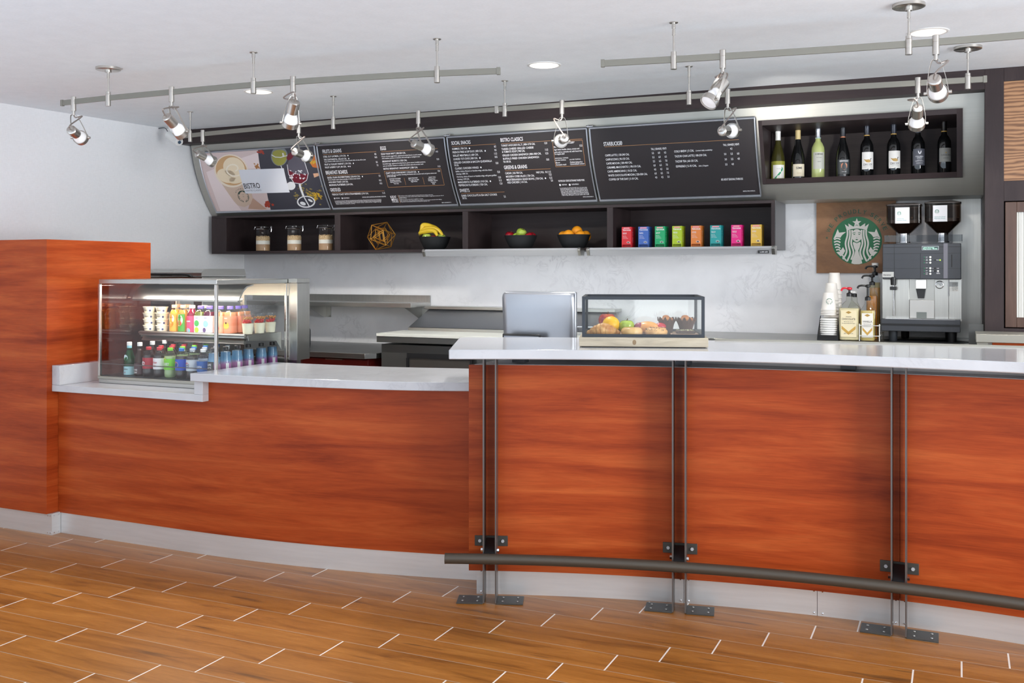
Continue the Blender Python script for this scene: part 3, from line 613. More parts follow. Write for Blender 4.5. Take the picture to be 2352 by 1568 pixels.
MB3 = menu_board('dark menu board headed social snacks and bistro classics', E_[2][0], E_[2][1], MENU)
M3 = Menu(MB3, 1010, 270, .16156); T = M3.t
T('SOCIAL SNACKS', 170, 443, 388, 48); M3.line(178, 412, 797, 375); T('BISTRO CLASSICS', 868, 1188, 345, 50); M3.line(877, 372, 2028, 302); T('GREENS & GRAINS', 920, 1250, 734, 48); M3.line(930, 758, 1577, 725); T('SWEETS', 293, 430, 1060, 44); M3.line(310, 1080, 922, 1055)
for s, a, c, y in (('HUMMUS | 700 CAL', 180, 398, 460), ('FRENCH FRIES & DIP DUO | 800 CAL', 187, 618, 508), ('SKILLET MEATBALLS | 600 CAL', 193, 556, 557), ('LOADED TOT-CHOS | 800 CAL', 200, 545, 605), ('GRILLED CHICKEN & BACON QUESADILLA', 206, 750, 655), ('910 CAL', 212, 275, 692), ('CLASSIC CHICKEN WINGS', 223, 560, 738),
                   ('MARGHERITA FLATBREAD | 910 CAL', 266, 697, 934), ('PEPPERONI FLATBREAD | 920 CAL', 276, 688, 977), ('DARK CHOCOLATE & SEA SALT COOKIE', 316, 823, 1124), ('360 CAL', 328, 390, 1158),
                   ('TURKEY AVOCADO B.L.T. | 800-1170 CAL', 877, 1362, 413), ('THREE-CHEESE GRILLED CHEESE', 882, 1340, 463), ('& TOMATO SOUP | 940 CAL', 890, 1218, 502), ('GRILLED CHICKEN SANDWICH | 800-1000 CAL', 896, 1450, 552), ('BUFFALO FRIED CHICKEN SANDWICH', 904, 1417, 600), ('750-1100 CAL', 908, 1018, 642),
                   ('CAESAR | 365-700 CAL', 936, 1185, 806), ('MODERN COBB SALAD | 730 CAL', 947, 1354, 853), ('MEDITERRANEAN GRAIN BOWL | 750 CAL', 956, 1480, 898), ('ADD CHICKEN | 110 CAL', 966, 1252, 937), ('HALF | FULL   8.0 | 11.5', 1376, 1585, 792), ('THE BISTRO BURGER*', 1618, 1920, 382)): T(s, a, c, y, 26)
for x, y in ((425, 437), (648, 473), (573, 574), (587, 708), (722, 904), (1505, 862)): M3.dot(x, y, 11)
for s, a, c, y in (('8.5', 777, 803, 425), ('8.5', 783, 810, 475), ('11.5', 780, 817, 526), ('10.5', 787, 823, 573), ('12.0', 800, 836, 660), ('12.0', 825, 860, 786), ('12.0', 838, 874, 863), ('11.5', 848, 884, 906), ('12.0', 860, 895, 950), ('5.5', 917, 943, 1136), ('13.0', 1492, 1530, 377), ('11.5', 1503, 1542, 470), ('12.5', 1507, 1546, 522), ('13.0', 1520, 1558, 610), ('12.5', 1558, 1594, 823), ('12.5', 1565, 1603, 870), ('5.0', 1585, 1612, 908), ('15.5', 1992, 2030, 412)): T(s, a, c, y, 27)
for s, a, c, y in (('Buffalo, choice of bone-in or boneless wings, with blue cheese', 230, 752, 776), ('dressing | 1080 CAL', 240, 408, 812), ('Hot honey, choice of bone-in or boneless wings, with green goddess', 246, 817, 852), ('dressing | 1070 CAL', 256, 425, 888),
                   ('Aged white cheddar, lettuce, tomato and', 1627, 1990, 468), ('garlic aioli on a brioche roll, with french fries', 1632, 2028, 503), ('or arugula salad', 1638, 1778, 530), ('Bacon', 1652, 1713, 652), ('Avocado mash', 1655, 1803, 682), ('Pickled jalapeños', 1856, 2035, 645), ('Caramelized onions', 1858, 2062, 672)): T(s, a, c, y, 20, .2)
for s, a, c, y, h in (('700-1180 CAL', 1622, 1732, 432, 22), ('ADDITIONAL TOPPINGS', 1640, 1832, 588, 14), ('$2.0 PER TOPPING', 1646, 1797, 616, 14), ('$1.0 PER TOPPING', 1850, 2005, 605, 14), ('WE PROUDLY SERVE SUSTAINABLY RAISED PORK', 1690, 2065, 914, 24), ('VEGETARIAN', 1740, 1811, 963, 16), ('GLUTEN-FRIENDLY', 1878, 1982, 958, 16), ('BIS0722-CORE-DINNER-US', 2040, 2190, 1133, 12)): T(s, a, c, y, h)
M3.dot(1713, 958, 14); M3.dot(1850, 955, 14)
for i, s in enumerate(['In consuming our gluten-friendly items, be aware that', 'there still may be a chance of cross-contact as our', 'normal operations involve shared cooking and prep', 'areas. We are unable to guarantee that any item is', 'allergen free. Guests are reminded to consider', 'this information as it relates to individual dietary', 'needs and requirements. If you have concerns', 'regarding allergens, please alert the staff.']): T(s, 1712+i*4, 2097+i*5, 1008+i*14.5, 11)
M3.line(1605, 345, 2030, 322); M3.line(1652, 700, 2072, 680); M3.line(1605, 345, 1652, 700); M3.line(2030, 322, 2072, 680); M3.done()

MB4 = menu_board('dark menu board listing coffee drinks, rightmost of the boards', E_[3][0], E_[3][1], MENU)
M4 = Menu(MB4, 1350, 250, .18282); T = M4.t
T('STARBUCKS®', 203, 438, 466, 46); M4.line(213, 485, 1898, 378)
for s, a, c, y in (('CAFFE LATTE | 150-240 CAL', 222, 526, 598), ('CAPPUCCINO | 90-150 CAL', 230, 528, 650), ('CAFFE MOCHA | 300-400 CAL', 236, 563, 700), ('CARAMEL MACCHIATO | 190-310 CAL', 245, 672, 750), ('CAFFE AMERICANO | 10-25 CAL', 252, 622, 800), ('WHITE CHOCOLATE MOCHA | 320-500 CAL', 260, 756, 850), ('COFFEE OF THE DAY | 5-10 CAL', 270, 640, 900),
                   ('COLD BREW | 5 CAL', 1088, 1337, 548), ('TAZO® CHAI LATTE | 100-230 CAL', 1095, 1498, 610), ('TAZO® TEA | 60-135 CAL', 1102, 1388, 674), ('ESPRESSO | 5-10 CAL', 1112, 1372, 736), ('TALL | GRANDE | VENTI', 797, 990, 518), ('TALL | GRANDE | VENTI', 1702, 1903, 466), ('ASK ABOUT SEASONAL STARBUCKS', 1677, 1953, 900)): T(s, a, c, y, 24)
T('Limited daily availability', 1358, 1570, 533, 16, .3); T('Solo | Doppio', 1394, 1517, 724, 16, .3); T('BIS0722-CORE-COFFEE-US', 1953, 2105, 1040, 12)
for r, (q, y) in enumerate(((('5.5', '6.0', '6.5'), 568), (('5.5', '6.0', '6.5'), 620), (('5.5', '6.5', '7.0'), 671), (('6.0', '6.5', '7.0'), 722), (('4.0', '4.5', '5.0'), 773), (('6.0', '6.5', '7.0'), 823), (('4.0', '4.5', '5.0'), 873))):
    for c, s in enumerate(q): T(s, 808+c*77+r*7, 833+c*77+r*7, y-c*4, 24)
for s, x, y in (('4.5', 1790, 512), ('5.0', 1715, 580), ('5.5', 1797, 577), ('6.0', 1878, 573), ('3.0', 1722, 646), ('3.5', 1802, 642), ('4.0', 1884, 638), ('3.5', 1729, 710), ('4.0', 1810, 706)): T(s, x, x+27, y, 24)
M4.done()
# hinge clips between boards
for x, w_ in ((E_[1][0]-.01, 'poster and the breakfast menu'), (E_[2][0]-.01, 'breakfast and social snacks menus'), (E_[3][0]-.01, 'bistro and coffee menus')):
    T_ = thing('hinge_clip', 'small bright hinge clip between the tops of the '+w_, 'clip', (x, 5.79, 2.345), 'hinge clips on the menu boards')
    b = B(); b.cyl((x-.012, 5.80, 2.348), (x+.03, 5.80, 2.348), .006).box(x-.004, x+.004, 5.795, 5.825, 2.34, 2.356); obj('clip', b, CHROME, T_)
# ================================================================== COUNTERS
def lowY(X): return 3.915 if X < -3.6 else 3.915+.085*(X+3.6)**2
def barY(X): return 4.31-.108*(X+.15)**2
def rng(a, b, n): return [a+(b-a)*i/n for i in range(n+1)]
# tall wooden cabinet at the left
TC = thing('tall_cabinet', 'tall cherry wood cabinet block at the left end of the counter', 'cabinet', (-5.0, 4.2, 0))
b = B(); b.box(-5.46, -4.53, 3.84, 4.60, .118, 1.618); obj('body', b, CHERRY, TC, bev=.001)
b = B(); b.box(-5.46, -4.516, 3.862, 4.58, 0, .1175); kp = obj('kick_plate', b, KICK, TC)
b = B()
for y, x in ((3.861, -4.545), (3.861, -4.525)):
    for z in (.012, .105): b.cyl((x, y, z), (x, y-.003, z), .0035, n=8)
for y in (3.875, 3.905):
    for z in (.012, .105): b.cyl((-4.516, y, z), (-4.513, y, z), .0035, n=8)
obj('screws', b, CHROME, kp)
# low service counter
LC = thing('service_counter', 'low curved cherry wood service counter under white quartz', 'counter', (-3.2, 4.2, 0))
xs = rng(-4.50, -1.965, 40)
def cut(z0, z1, xs, off, th): 
    b = B(); b.wallstrip([(x, lowY(x)+off) for x in xs], [(x, lowY(x)+off+th) for x in xs], z0, z1); return b
obj('front_panel', cut(.1135, .785, rng(-4.528, -3.47, 14), 0, .03), CHERRY, LC)
obj('front_panel', cut(.1135, .890, rng(-3.47, -1.99, 30), 0, .03), CHERRY, LC)
obj('kick_plate', cut(0, .113, rng(-4.514, -1.99, 44), .006, .02), KICK, LC)
b = B(); b.wallstrip([(x, lowY(x)+.03) for x in rng(-4.5, -3.55, 8)], [(x, 4.58) for x in rng(-4.5, -3.55, 8)], .115, .785)
b.wallstrip([(x, lowY(x)+.03) for x in rng(-3.55, -1.99, 20)], [(x, 4.50) for x in rng(-3.55, -1.99, 20)], .115, .889); obj('carcass', b, REDWOOD, LC)
# quartz worktop of the low counter: lower ledge, upstand, step, upper run
WT = thing('quartz_worktop', 'white quartz worktop with a stepped-down ledge on the low counter', 'worktop', (-3.2, 4.2, .79))
b = B(); b.box(-4.528, -3.47, 3.872, 4.66, .785, .821); obj('lower_ledge', b, QUARTZ, WT, bev=.002)
b = B(); b.box(-4.529, -4.470, 3.874, 4.60, .8212, .928); obj('upstand', b, QUARTZ, WT, bev=.0015)
b = B(); b.box(-3.526, -3.470, 3.874, 4.52, .8212, .8895); obj('step_riser', b, QUARTZ, WT, bev=.0015)
fr = cr([(-3.526, 3.845, 0), (-3.2, 3.852, 0), (-2.874, 3.877, 0), (-2.623, 3.908, 0), (-2.44, 3.938, 0), (-2.25, 3.987, 0), (-2.06, 4.055, 0), (-1.99, 4.085, 0)], 5)
bk = cr([(-3.53, 4.515, 0), (-3.3, 4.512, 0), (-3.087, 4.52, 0), (-2.84, 4.539, 0), (-2.68, 4.565, 0), (-2.356, 4.641, 0), (-2.2, 4.67, 0), (-1.99, 4.70, 0)], 5)
b = B(); b.wallstrip(fr, bk, .8898, .930); obj('upper_slab', b, QUARTZ, WT, bev=.003)

# raised bar
BC = thing('bar_counter', 'tall curved cherry wood bar with steel posts in front', 'bar', (-.6, 4.4, 0))
for x0, x1 in ((-1.987, -1.125), (-1.125, -.215), (-.215, .95)):
    xs = rng(x0, x1-.0015, 16); b = B(); b.wallstrip([(x, barY(x)-.032) for x in xs], [(x, barY(x)-.006) for x in xs], .112, 1.028); obj('front_panel', b, CHERRY, BC, bev=.0008)
xs = rng(-1.965, .95, 40)
for x0, x1 in ((-1.966, -1.09), (-1.088, -.54), (-.538, -.22), (-.218, .95)):
    q = rng(x0, x1, 10); b = B(); b.wallstrip([(x, barY(x)-.004) for x in q], [(x, barY(x)+.004) for x in q], 0, .113); kp = obj('kick_plate', b, KICK, BC)
    b = B()
    for x in (x0+.02, x1-.012):
        for z in (.012, .104): b.ball((x, barY(x)-.005, z), .0045, 8)
    obj('screws', b, CHROME, kp)
b = B(); b.wallstrip([(x, barY(x)+.006) for x in xs], [(x, barY(x)+.36) for x in xs], .01, 1.027); obj('carcass', b, REDWOOD, BC)
b = B(); b.wallstrip([(x, barY(x)-.028) for x in xs], [(x, barY(x)+.36) for x in xs], 1.0282, 1.030); obj('steel_cap', b, P('cap_grey_steel', rgb(172, 172, 174), .4, .3), BC)
for x in (-1.80, -1.10, -.42, .35): b = B(); b.box(x-.03, x+.03, barY(x)+.02, barY(x)+.07, 1.0342, 1.0795); obj('spacer', b, CHARC, BC)
b = B(); b.box(-1.98, .95, 4.40, 4.42, 1.0302, 1.0795); obj('steel_riser', b, P('riser_steel', rgb(186, 186, 188), .4, .3), BC)
BT = thing('stone_worktop', 'long curved white quartz bar top overhanging the bar', 'worktop', (-.6, 4.3, 1.08))
F_ = cr([(-1.922, 3.603, 0), (-1.7, 3.705, 0), (-1.463, 3.795, 0), (-1.2, 3.888, 0), (-.97, 3.952, 0), (-.7, 3.992, 0), (-.433, 4.004, 0), (-.086, 3.985, 0), (.214, 3.955, 0), (.6, 3.86, 0), (1.0, 3.72, 0)], 6)
G_ = cr([(-2.229, 4.289, 0), (-1.98, 4.42, 0), (-1.714, 4.515, 0), (-1.4, 4.57, 0), (-1.042, 4.60, 0), (-.8, 4.645, 0), (-.506, 4.675, 0), (-.1, 4.69, 0), (.254, 4.70, 0), (.65, 4.66, 0), (1.05, 4.55, 0)], 6)
b = B(); b.wallstrip(F_, G_, 1.080, 1.120); obj('slab', b, QUARTZ, BT, bev=.004)
g2 = G_[24:]; b = B(); b.wallstrip([(p.x, p.y+.001) for p in g2], [(p.x, p.y+.022) for p in g2], 1.09, 1.127); obj('back_edging', b, RAILMAT, BT, label='beige metal edging strip')

# steel fin posts with floor plates and bracket
def support(x, lb):
    y = barY(x); sl = -.216*(x+.15); dr_ = Vector((1, sl, 0)).normalized(); nr = Vector((dr_.y, -dr_.x, 0))   # nr points to the room
    o = Vector((x, y-.032, 0)); T = thing('bar_support_post', lb, 'post', (x, y-.08, 0), 'steel support posts of the bar')
    def P3(a, c, z): p = o+dr_*a+nr*c; return (p.x, p.y, z)
    for s in (-1, 1):
        a0, a1 = s*.0265-.003, s*.0265+.003
        b = B(); b.hexa([P3(a0, .012, .005), P3(a1, .012, .005), P3(a1, .112, .005), P3(a0, .112, .005)], [P3(a0, .012, 1.079), P3(a1, .012, 1.079), P3(a1, .112, 1.079), P3(a0, .112, 1.079)]); obj('fin', b, POST, T)
        b = B(); e = s*.145; c0, c1 = (s*.0295, e) if s > 0 else (e, s*.0295)
        b.hexa([P3(c0, .010, 0), P3(c1, .010, 0), P3(c1, .112, 0), P3(c0, .112, 0)], [P3(c0, .010, .006), P3(c1, .010, .006), P3(c1, .112, .006), P3(c0, .112, .006)]); q = obj('foot_plate', b, PLATE, T, bev=.001)
        for u in (.055, .12):
            for v in (.035, .085): b = B(); b.ball(P3(s*u, v, .0065), .0055, 8, sz=.5); obj('bolt', b, STEEL, q)
    b = B(); b.hexa([P3(-.075, .0005, .225), P3(.072, .0005, .225), P3(.072, .008, .225), P3(-.075, .008, .225)], [P3(-.075, .0005, .270), P3(.072, .0005, .270), P3(.072, .008, .270), P3(-.075, .008, .270)]); q = obj('wall_bracket', b, PLATE, T, bev=.001)
    for u in (-.052, .050): b = B(); b.cyl(P3(u, .008, .248), P3(u, .014, .248), .0075, n=6); obj('bolt', b, ALUL, q)
    b = B(); b.hexa([P3(-.022, .014, .232), P3(.022, .014, .232), P3(.022, .115, .214), P3(-.022, .115, .214)], [P3(-.022, .014, .262), P3(.022, .014, .262), P3(.022, .115, .226), P3(-.022, .115, .226)]); obj('rail_arm', b, BLACK, T)
    for s in (-1, 1): b = B(); b.cyl(P3(s*.031, .085, .229), P3(s*.040, .085, .229), .009, n=6); obj('nut', b, CHROME, T)
for px, yy, lb in ((1115.5, 1378, 'pair of steel fins bolted to the floor at the left end of the bar'), (1560.5, 1392, 'pair of steel fins bolted to the floor at the middle of the foot rail'), (2065, 1452, 'pair of steel fins bolted to the floor near the right edge of the view')):
    q = onZ(px, yy, 0); support(q.x, lb)
b = B(); pts = []
for i in range(41):
    x = -2.07+3.0*i/40; sl = -.216*(x+.15); n_ = Vector((sl, -1, 0)).normalized(); p = Vector((x, barY(x)-.032, .205))+n_*.138; pts.append(p)
b.tube(pts, .0225, 18)
FRL = obj('foot_rail', b, BRONZE, label='long curved bronze foot rail along the foot of the bar', cat='foot rail', origin=(-.6, 4.1, .2))
b = B(); 
for e, q in ((pts[0], pts[1]), (pts[-1], pts[-2])): b.cyl(e, e+(e-q).normalized()*.003, .0232, n=18)
obj('end_cap', b, BRONZE, FRL)

# ================================================================== REFRIGERATED DISPLAY CASE
DX0, DX1, DY0, DY1 = -4.381, -3.537, 4.052, 4.657
DC = thing('display_case', 'glass refrigerated display case full of bottled drinks and yogurts', 'display case', ((DX0+DX1)/2, 4.35, .8215))
b = B(); b.box(DX0+.004, DX1-.004, DY0+.004, DY1, .8218, .843); obj('base', b, STEEL, DC, bev=.001)
b = B(); b.box(DX0, DX1, DY0-.001, DY1, .8435, .8585); obj('base_trim', b, RAILMAT, DC, bev=.0015)
b = B(); b.box(DX0+.012, DX1-.012, DY0+.012, DY1-.01, .8588, .8625); obj('deck', b, P('black_deck', rgb(40, 38, 44), .3, .2), DC)
b = B(); b.box(DX0+.004, DX1-.002, DY0+.004, DY1+.03, 1.374, 1.399); obj('roof_panel', b, STEEL, DC, bev=.002)
for x, y, w in ((DX0, DY0, .016), (DX1-.016, DY0, .016), (DX1-.016, DY1-.016, .014), (DX0, DY1-.016, .014)):
    b = B(); b.box(x, x+w, y, y+w, .8590, 1.3735); obj('corner_post', b, NICKEL, DC, bev=.002)
b = B(); b.box(DX0+.0165, DX1-.0165, DY0+.003, DY0+.007, .8592, 1.3733); obj('front_glass', b, GLASS, DC, flat=True)
b = B(); b.box(DX1-.007, DX1-.003, DY0+.0165, DY1-.0165, .8592, 1.3733); obj('side_glass', b, GLASS, DC, flat=True)
b = B(); b.box(DX0+.003, DX0+.007, DY0+.0165, DY1-.0165, .8592, 1.3733); obj('side_glass', b, thin_glass('tinted_end_glass', (.62, .5, .48, 1), .9, .02, 1.9), DC, flat=True)
b = B(); b.box(DX0+.0165, DX1-.018, DY0+.0015, DY0+.0028, .927, .932); obj('front_rail', b, POST, DC)
b = B(); b.box(DX1+.001, DX1+.064, DY1, DY1+.12, .93, 1.374); b.box(DX1+.001, DX1+.062, DY1, DY1+.12, 1.376, 1.40); obj('rear_housing', b, STEELV, DC, bev=.001)
b = B(); b.box(DX0, DX0+.03, DY1, DY1+.12, .8592, 1.374).box(DX0+.03, DX1, DY1+.08, DY1+.12, 1.30, 1.374).box(DX0+.03, DX1, DY1+.08, DY1+.12, .8592, .93).box(-3.96, -3.93, DY1+.09, DY1+.11, .93, 1.30); obj('rear_frame', b, STEEL, DC)
# curved lamp canopy
pr = [(4.275, 1.285), (4.285, 1.305), (4.305, 1.335), (4.34, 1.360), (4.40, 1.371)]
b = B(); b.prism([(DX0+.03, y, z) for y, z in pr]+[(DX0+.03, 4.40, 1.366), (DX0+.03, 4.345, 1.353), (DX0+.03, 4.315, 1.33), (DX0+.03, 4.295, 1.303), (DX0+.03, 4.284, 1.285)], (DX1-DX0-.07, 0, 0)); LH = obj('lamp_canopy', b, STEEL, DC)
b = B(); b.box(DX0+.035, DX1-.045, 4.272, 4.31, 1.275, 1.2845); obj('canopy_lip', b, STEEL, LH)
LED = P('warm_case_lamp', rgb(255, 240, 220), .4, emit=(1, .80, .58, 1), es=9)
b = B(); b.box(DX0+.05, DX1-.06, 4.315, 4.33, 1.288, 1.292); obj('lamp_tube', b, LED, LH)
area('case_lamp', ((DX0+DX1)/2-.02, 4.33, 1.283), ((DX0+DX1)/2-.02, 4.42, .9), .70, .03, 1.5, (1, .86, .70))
area('case_lamp', ((DX0+DX1)/2-.02, 4.20, 1.362), ((DX0+DX1)/2-.02, 4.17, .9), .70, .03, 3.0, (1, .92, .85))
# wire shelf with front rail
b = B(); b.box(DX0+.04, DX1-.036, 4.338, 4.63, 1.086, 1.093); SH = obj('display_shelf', b, STEEL, DC)
b = B(); b.prism([(DX0+.04, 4.322, 1.098), (DX0+.04, 4.318, 1.074), (DX0+.04, 4.330, 1.074), (DX0+.04, 4.336, 1.098)], (DX1-DX0-.08, 0, 0)).tube([(DX0+.035, 4.322, 1.088), (DX1-.036, 4.322, 1.088)], .007, 8); obj('price_rail', b, STEEL, SH)
b = B(); b.prism([(DX0+.045, 4.345, 1.068), (DX0+.045, 4.33, 1.042), (DX0+.045, 4.338, 1.040), (DX0+.045, 4.36, 1.066)], (DX1-DX0-.1, 0, 0)); obj('lower_trim', b, STEEL, SH)
b = B()
for x in (DX1-.030, DX0+.030): b.prism([(x, 4.34, 1.085), (x, 4.34, 1.060), (x, 4.58, 1.045), (x, 4.63, .99), (x, 4.63, 1.093)], (.004, 0, 0))
obj('shelf_arms', b, STEEL, SH)

# ------------------------------------------------------------------ bottled drinks
SODA = [(.001, 0), (.026, .001), (.0315, .010), (.0325, .03), (.031, .05), (.0325, .07), (.0325, .105), (.029, .122), (.020, .140), (.0125, .150), (.0118, .158)]
def prof_to(prof, h, inset=.0012):
    out = []
    for r, z in prof:
        if z > h: break
        out.append((max(r-inset, .0005), z+(.001 if z < .002 else 0)))
    r0 = out[-1][0]; out.append((r0*.995, h)); return out
LIQ = {}
def lq(key, c, **k):
    if key not in LIQ: LIQ[key] = liquid(key, c, **k)
    return LIQ[key]
def drink(name, label, prof, body, liq, fill, capc, caph, capr, lab=None, text=None, local_a=-pi/2, group=None, lh=(.045, .10), tcol=PAPER, extra=None, arc=0, sq=0, scale=1):
    T = thing(name, label, 'bottle', (0, 0, 0), group)
    b = B(); b.lathe(prof, n=24, cap=False, sq=sq); obj('bottle_body', b, body, T, local=True)
    if liq: b = B(); b.lathe(prof_to(prof, fill), n=22, sq=sq); obj('drink', b, liq, T, local=True)
    zt = prof[-1][1]; b = B(); b.lathe([(capr, zt-caph*.65), (capr*1.02, zt-caph*.6), (capr*1.02, zt+caph*.25), (capr*.9, zt+caph*.35), (.0005, zt+caph*.36)], n=20); obj('cap', b, capc, T, local=True)
    if lab:
        r = max(p[0] for p in prof if lh[0]-.02 < p[1] < lh[1]+.02)+.0006; b = B()
        if arc:
            fn = wrap((0, 0, 0), r, 0, local_a, sq); vs = [[b.m.verts.new(fn(arc*r*(2*i/14-1), z)) for i in range(15)] for z in lh]
            for i in range(14): b.face([vs[0][i], vs[0][i+1], vs[1][i+1], vs[1][i]])
        else: b.lathe([(r, lh[0]), (r, lh[1])], n=24, cap=False, sq=sq)
        L = obj('paper_label', b, lab, T, local=True)
        for s, v, h, w, cc in (text or []):
            b = B(); fn = wrap((0, 0, 0), r+.0018, 0, local_a, sq); put_text(b, s, lambda u, q: fn(u-w/2, v+q), w, h); obj('lettering', b, cc, L, local=True)
        if extra: extra(L, r)
    return T
DRG = 'bottled drinks in the display case'
RED_P = P('red_print', rgb(196, 30, 50), .45); BLUE_P = P('blue_print', rgb(24, 74, 190), .45); SILV_P = P('silver_print', rgb(196, 204, 214), .4); LIME_P = P('lime_print', rgb(120, 206, 40), .45)
COLA = lq('cola_brown', rgb(44, 20, 18)); capm = lambda n, c: P(n, c, .4)
CR, CG, CB_, CS, CW = capm('red_cap', rgb(196, 40, 54)), capm('lime_cap', rgb(128, 214, 50)), capm('blue_cap', rgb(52, 122, 206)), capm('silver_cap', rgb(186, 194, 204)), capm('white_cap', rgb(240, 240, 238))
def globe(L, r):
    for nm, c, a0, a1 in (('roundel', PAPER, 0, 360), ('roundel_top', RED_P, 20, 170), ('roundel_base', BLUE_P, 195, 345)):
        b = B(); k = .017 if c is PAPER else .0155; fn = wrap((0, 0, 0), r+(.0006 if c is PAPER else .0011), 0, -pi/2-.25)
        b.poly([fn(k*cos(radians(a)), .075+k*sin(radians(a))) for a in [a0+(a1-a0)*i/16 for i in range(17 if c is not PAPER else 16)]]); obj(nm, b, c, L, local=True)
def heart(L, r):
    b = B(); fn = wrap((0, 0, 0), r+.0011, 0, -pi/2-.2); b.poly([fn(.014*cos(2*pi*i/20), .074+.011*sin(2*pi*i/20)) for i in range(20)]); obj('oval', b, RED_P if 'white' in L.data.materials[0].name else PAPER, L, local=True)
MILKP = P('milk_white_print', rgb(232, 230, 236), .45)
PEL = [(.001, 0), (.027, .001), (.030, .008), (.030, .075), (.028, .10), (.017, .135), (.0125, .155), (.0125, .178)]
GRG = thin_glass('green_bottle_glass', (.10, .55, .28, 1), .8)
def pel_x(L, r):
    b = B(); fn = wrap((0, 0, 0), .0285, 0, -pi/2); b.poly([fn(.015*cos(2*pi*i/20), .098+.017*sin(2*pi*i/20)) for i in range(20)]); obj('oval_label', b, P('pale_blue_print', rgb(206, 226, 234), .4), L, local=True)
    b = B(); b.lathe([(.0132, .150), (.0129, .168)], n=18, cap=False); obj('neck_label', b, P('sky_print', rgb(150, 206, 224), .4), L, local=True)
pro = {}
pro['pel'] = drink('water_bottle', '', PEL, GRG, lq('green_water', rgb(24, 92, 58)), .14, CW, .02, .0135, P('mineral_label', rgb(168, 212, 222), .4), [('PELLEGRINO', .032, .006, .036, INK), ('*', .008, .012, .008, RED_P)], lh=(.003, .050), extra=pel_x)
pro['tea'] = drink('tea_bottle', '', PEL, thin_glass('amber_bottle', (.55, .38, .3, 1), .8), lq('tea_brown', rgb(66, 34, 24)), .15, CW, .02, .0135, P('tea_label', rgb(74, 40, 50), .4), [('PURE', .030, .009, .026, PAPER), ('LEAF', .016, .009, .024, PAPER)], lh=(.01, .07))
pro['cherry'] = drink('cola_bottle', '', SODA, PET, COLA, .118, CR, .016, .014, P('cherry_red_label', rgb(170, 30, 52), .4), [('Pepper', .069, .009, .024, RED_P)], extra=heart, lh=(.045, .105))
pro['diet'] = drink('cola_bottle', '', SODA, PET, COLA, .118, CR, .016, .014, MILKP, [('Dr Pepper', .078, .010, .030, RED_P), ('DIET', .058, .008, .016, RED_P)], lh=(.045, .105))
def slash(L, r):
    b = B(); fn = wrap((0, 0, 0), r+.0006, 0, -pi/2); b.poly([fn(-.025, .088), fn(.005, .094), fn(.0, .104), fn(-.012, .112)]); obj('yellow_flash', b, P('yellow_print', rgb(250, 220, 30), .4), L, local=True)
pro['lime'] = drink('soda_bottle', '', SODA, PET, lq('pale_soda', rgb(172, 196, 138)), .118, CG, .016, .014, LIME_P, [('STARRY', .068, .016, .044, PAPER)], extra=slash, lh=(.045, .105))
pro['pepsi'] = drink('cola_bottle', '', SODA, PET, COLA, .118, CB_, .016, .014, BLUE_P, [('PEPSI', .070, .009, .030, INK)], extra=globe, lh=(.045, .105), local_a=-pi/2-.2)
pro['dpepsi'] = drink('cola_bottle', '', SODA, PET, COLA, .118, CS, .016, .014, SILV_P, [('PEPSI', .070, .009, .030, INK)], extra=globe, lh=(.045, .105), local_a=-pi/2-.2)
pro['aqua'] = drink('water_bottle', '', SODA, PET, lq('still_water', rgb(140, 160, 184)), .10, CW, .016, .014, P('deep_blue_label', rgb(32, 92, 172), .4), [('AQUAFINA', .064, .012, .040, PAPER)], lh=(.045, .10))
LIFEP = [(.001, 0), (.029, .001), (.032, .008), (.032, .105), (.028, .128), (.018, .148), (.0125, .158), (.012, .166)]
def lifecol():
    m, t, p = mat('life_water_wrap'); tc = N(t, 'ShaderNodeTexCoord'); s = N(t, 'ShaderNodeSeparateXYZ'); t.links.new(tc.outputs['Object'], s.inputs[0])
    t.links.new(ramp(t, math_(t, 'DIVIDE', s.outputs[2], .16), [(.25, rgb(150, 72, 150)), (.48, rgb(186, 110, 176)), (.62, rgb(110, 160, 200)), (.9, rgb(88, 120, 150))]), p.inputs['Base Color']); p.inputs['Roughness'].default_value = .15; return m
LW_ = lifecol()
pro['life'] = drink('water_bottle', '', LIFEP, PET, LW_, .145, P('black_cap', rgb(44, 42, 44), .35), .018, .0145, P('black_white_label', rgb(38, 38, 40), .4), [('LIFE', .078, .012, .026, PAPER), ('WTR', .060, .012, .028, PAPER)], lh=(.05, .10), arc=.75, extra=lambda L, r: obj('barcode_panel', (lambda b: (b.poly([wrap((0, 0, 0), r, 0, -pi/2+2.2)(u, v) for u, v in ((-.008, .045), (.008, .045), (.008, .085), (-.008, .085))]), b)[1])(B()), PAPER, L, local=True))
DESC = dict(pel='green glass mineral water bottle with a white cap', tea='dark iced tea bottle with a white cap', cherry='cola bottle with a red cap and dark red label', diet='cola bottle with a red cap and white label', lime='pale soda bottle with a lime green cap and label',
            pepsi='cola bottle with a blue cap and blue label', dpepsi='cola bottle with a grey cap and silver label', aqua='clear water bottle with a white cap and blue label', life='water bottle with a black cap and black label')
cols = [('pel', 293.5), ('tea', 317.5), ('cherry', 341.5), ('diet', 366), ('lime', 391), ('pepsi', 417), ('dpepsi', 442), ('aqua', 466.5), ('life', 491.0)]
ROWW = ['front row of the lower deck', 'second row of the lower deck', 'third row of the lower deck', 'fourth row of the lower deck']
used = set(); wrow = 0
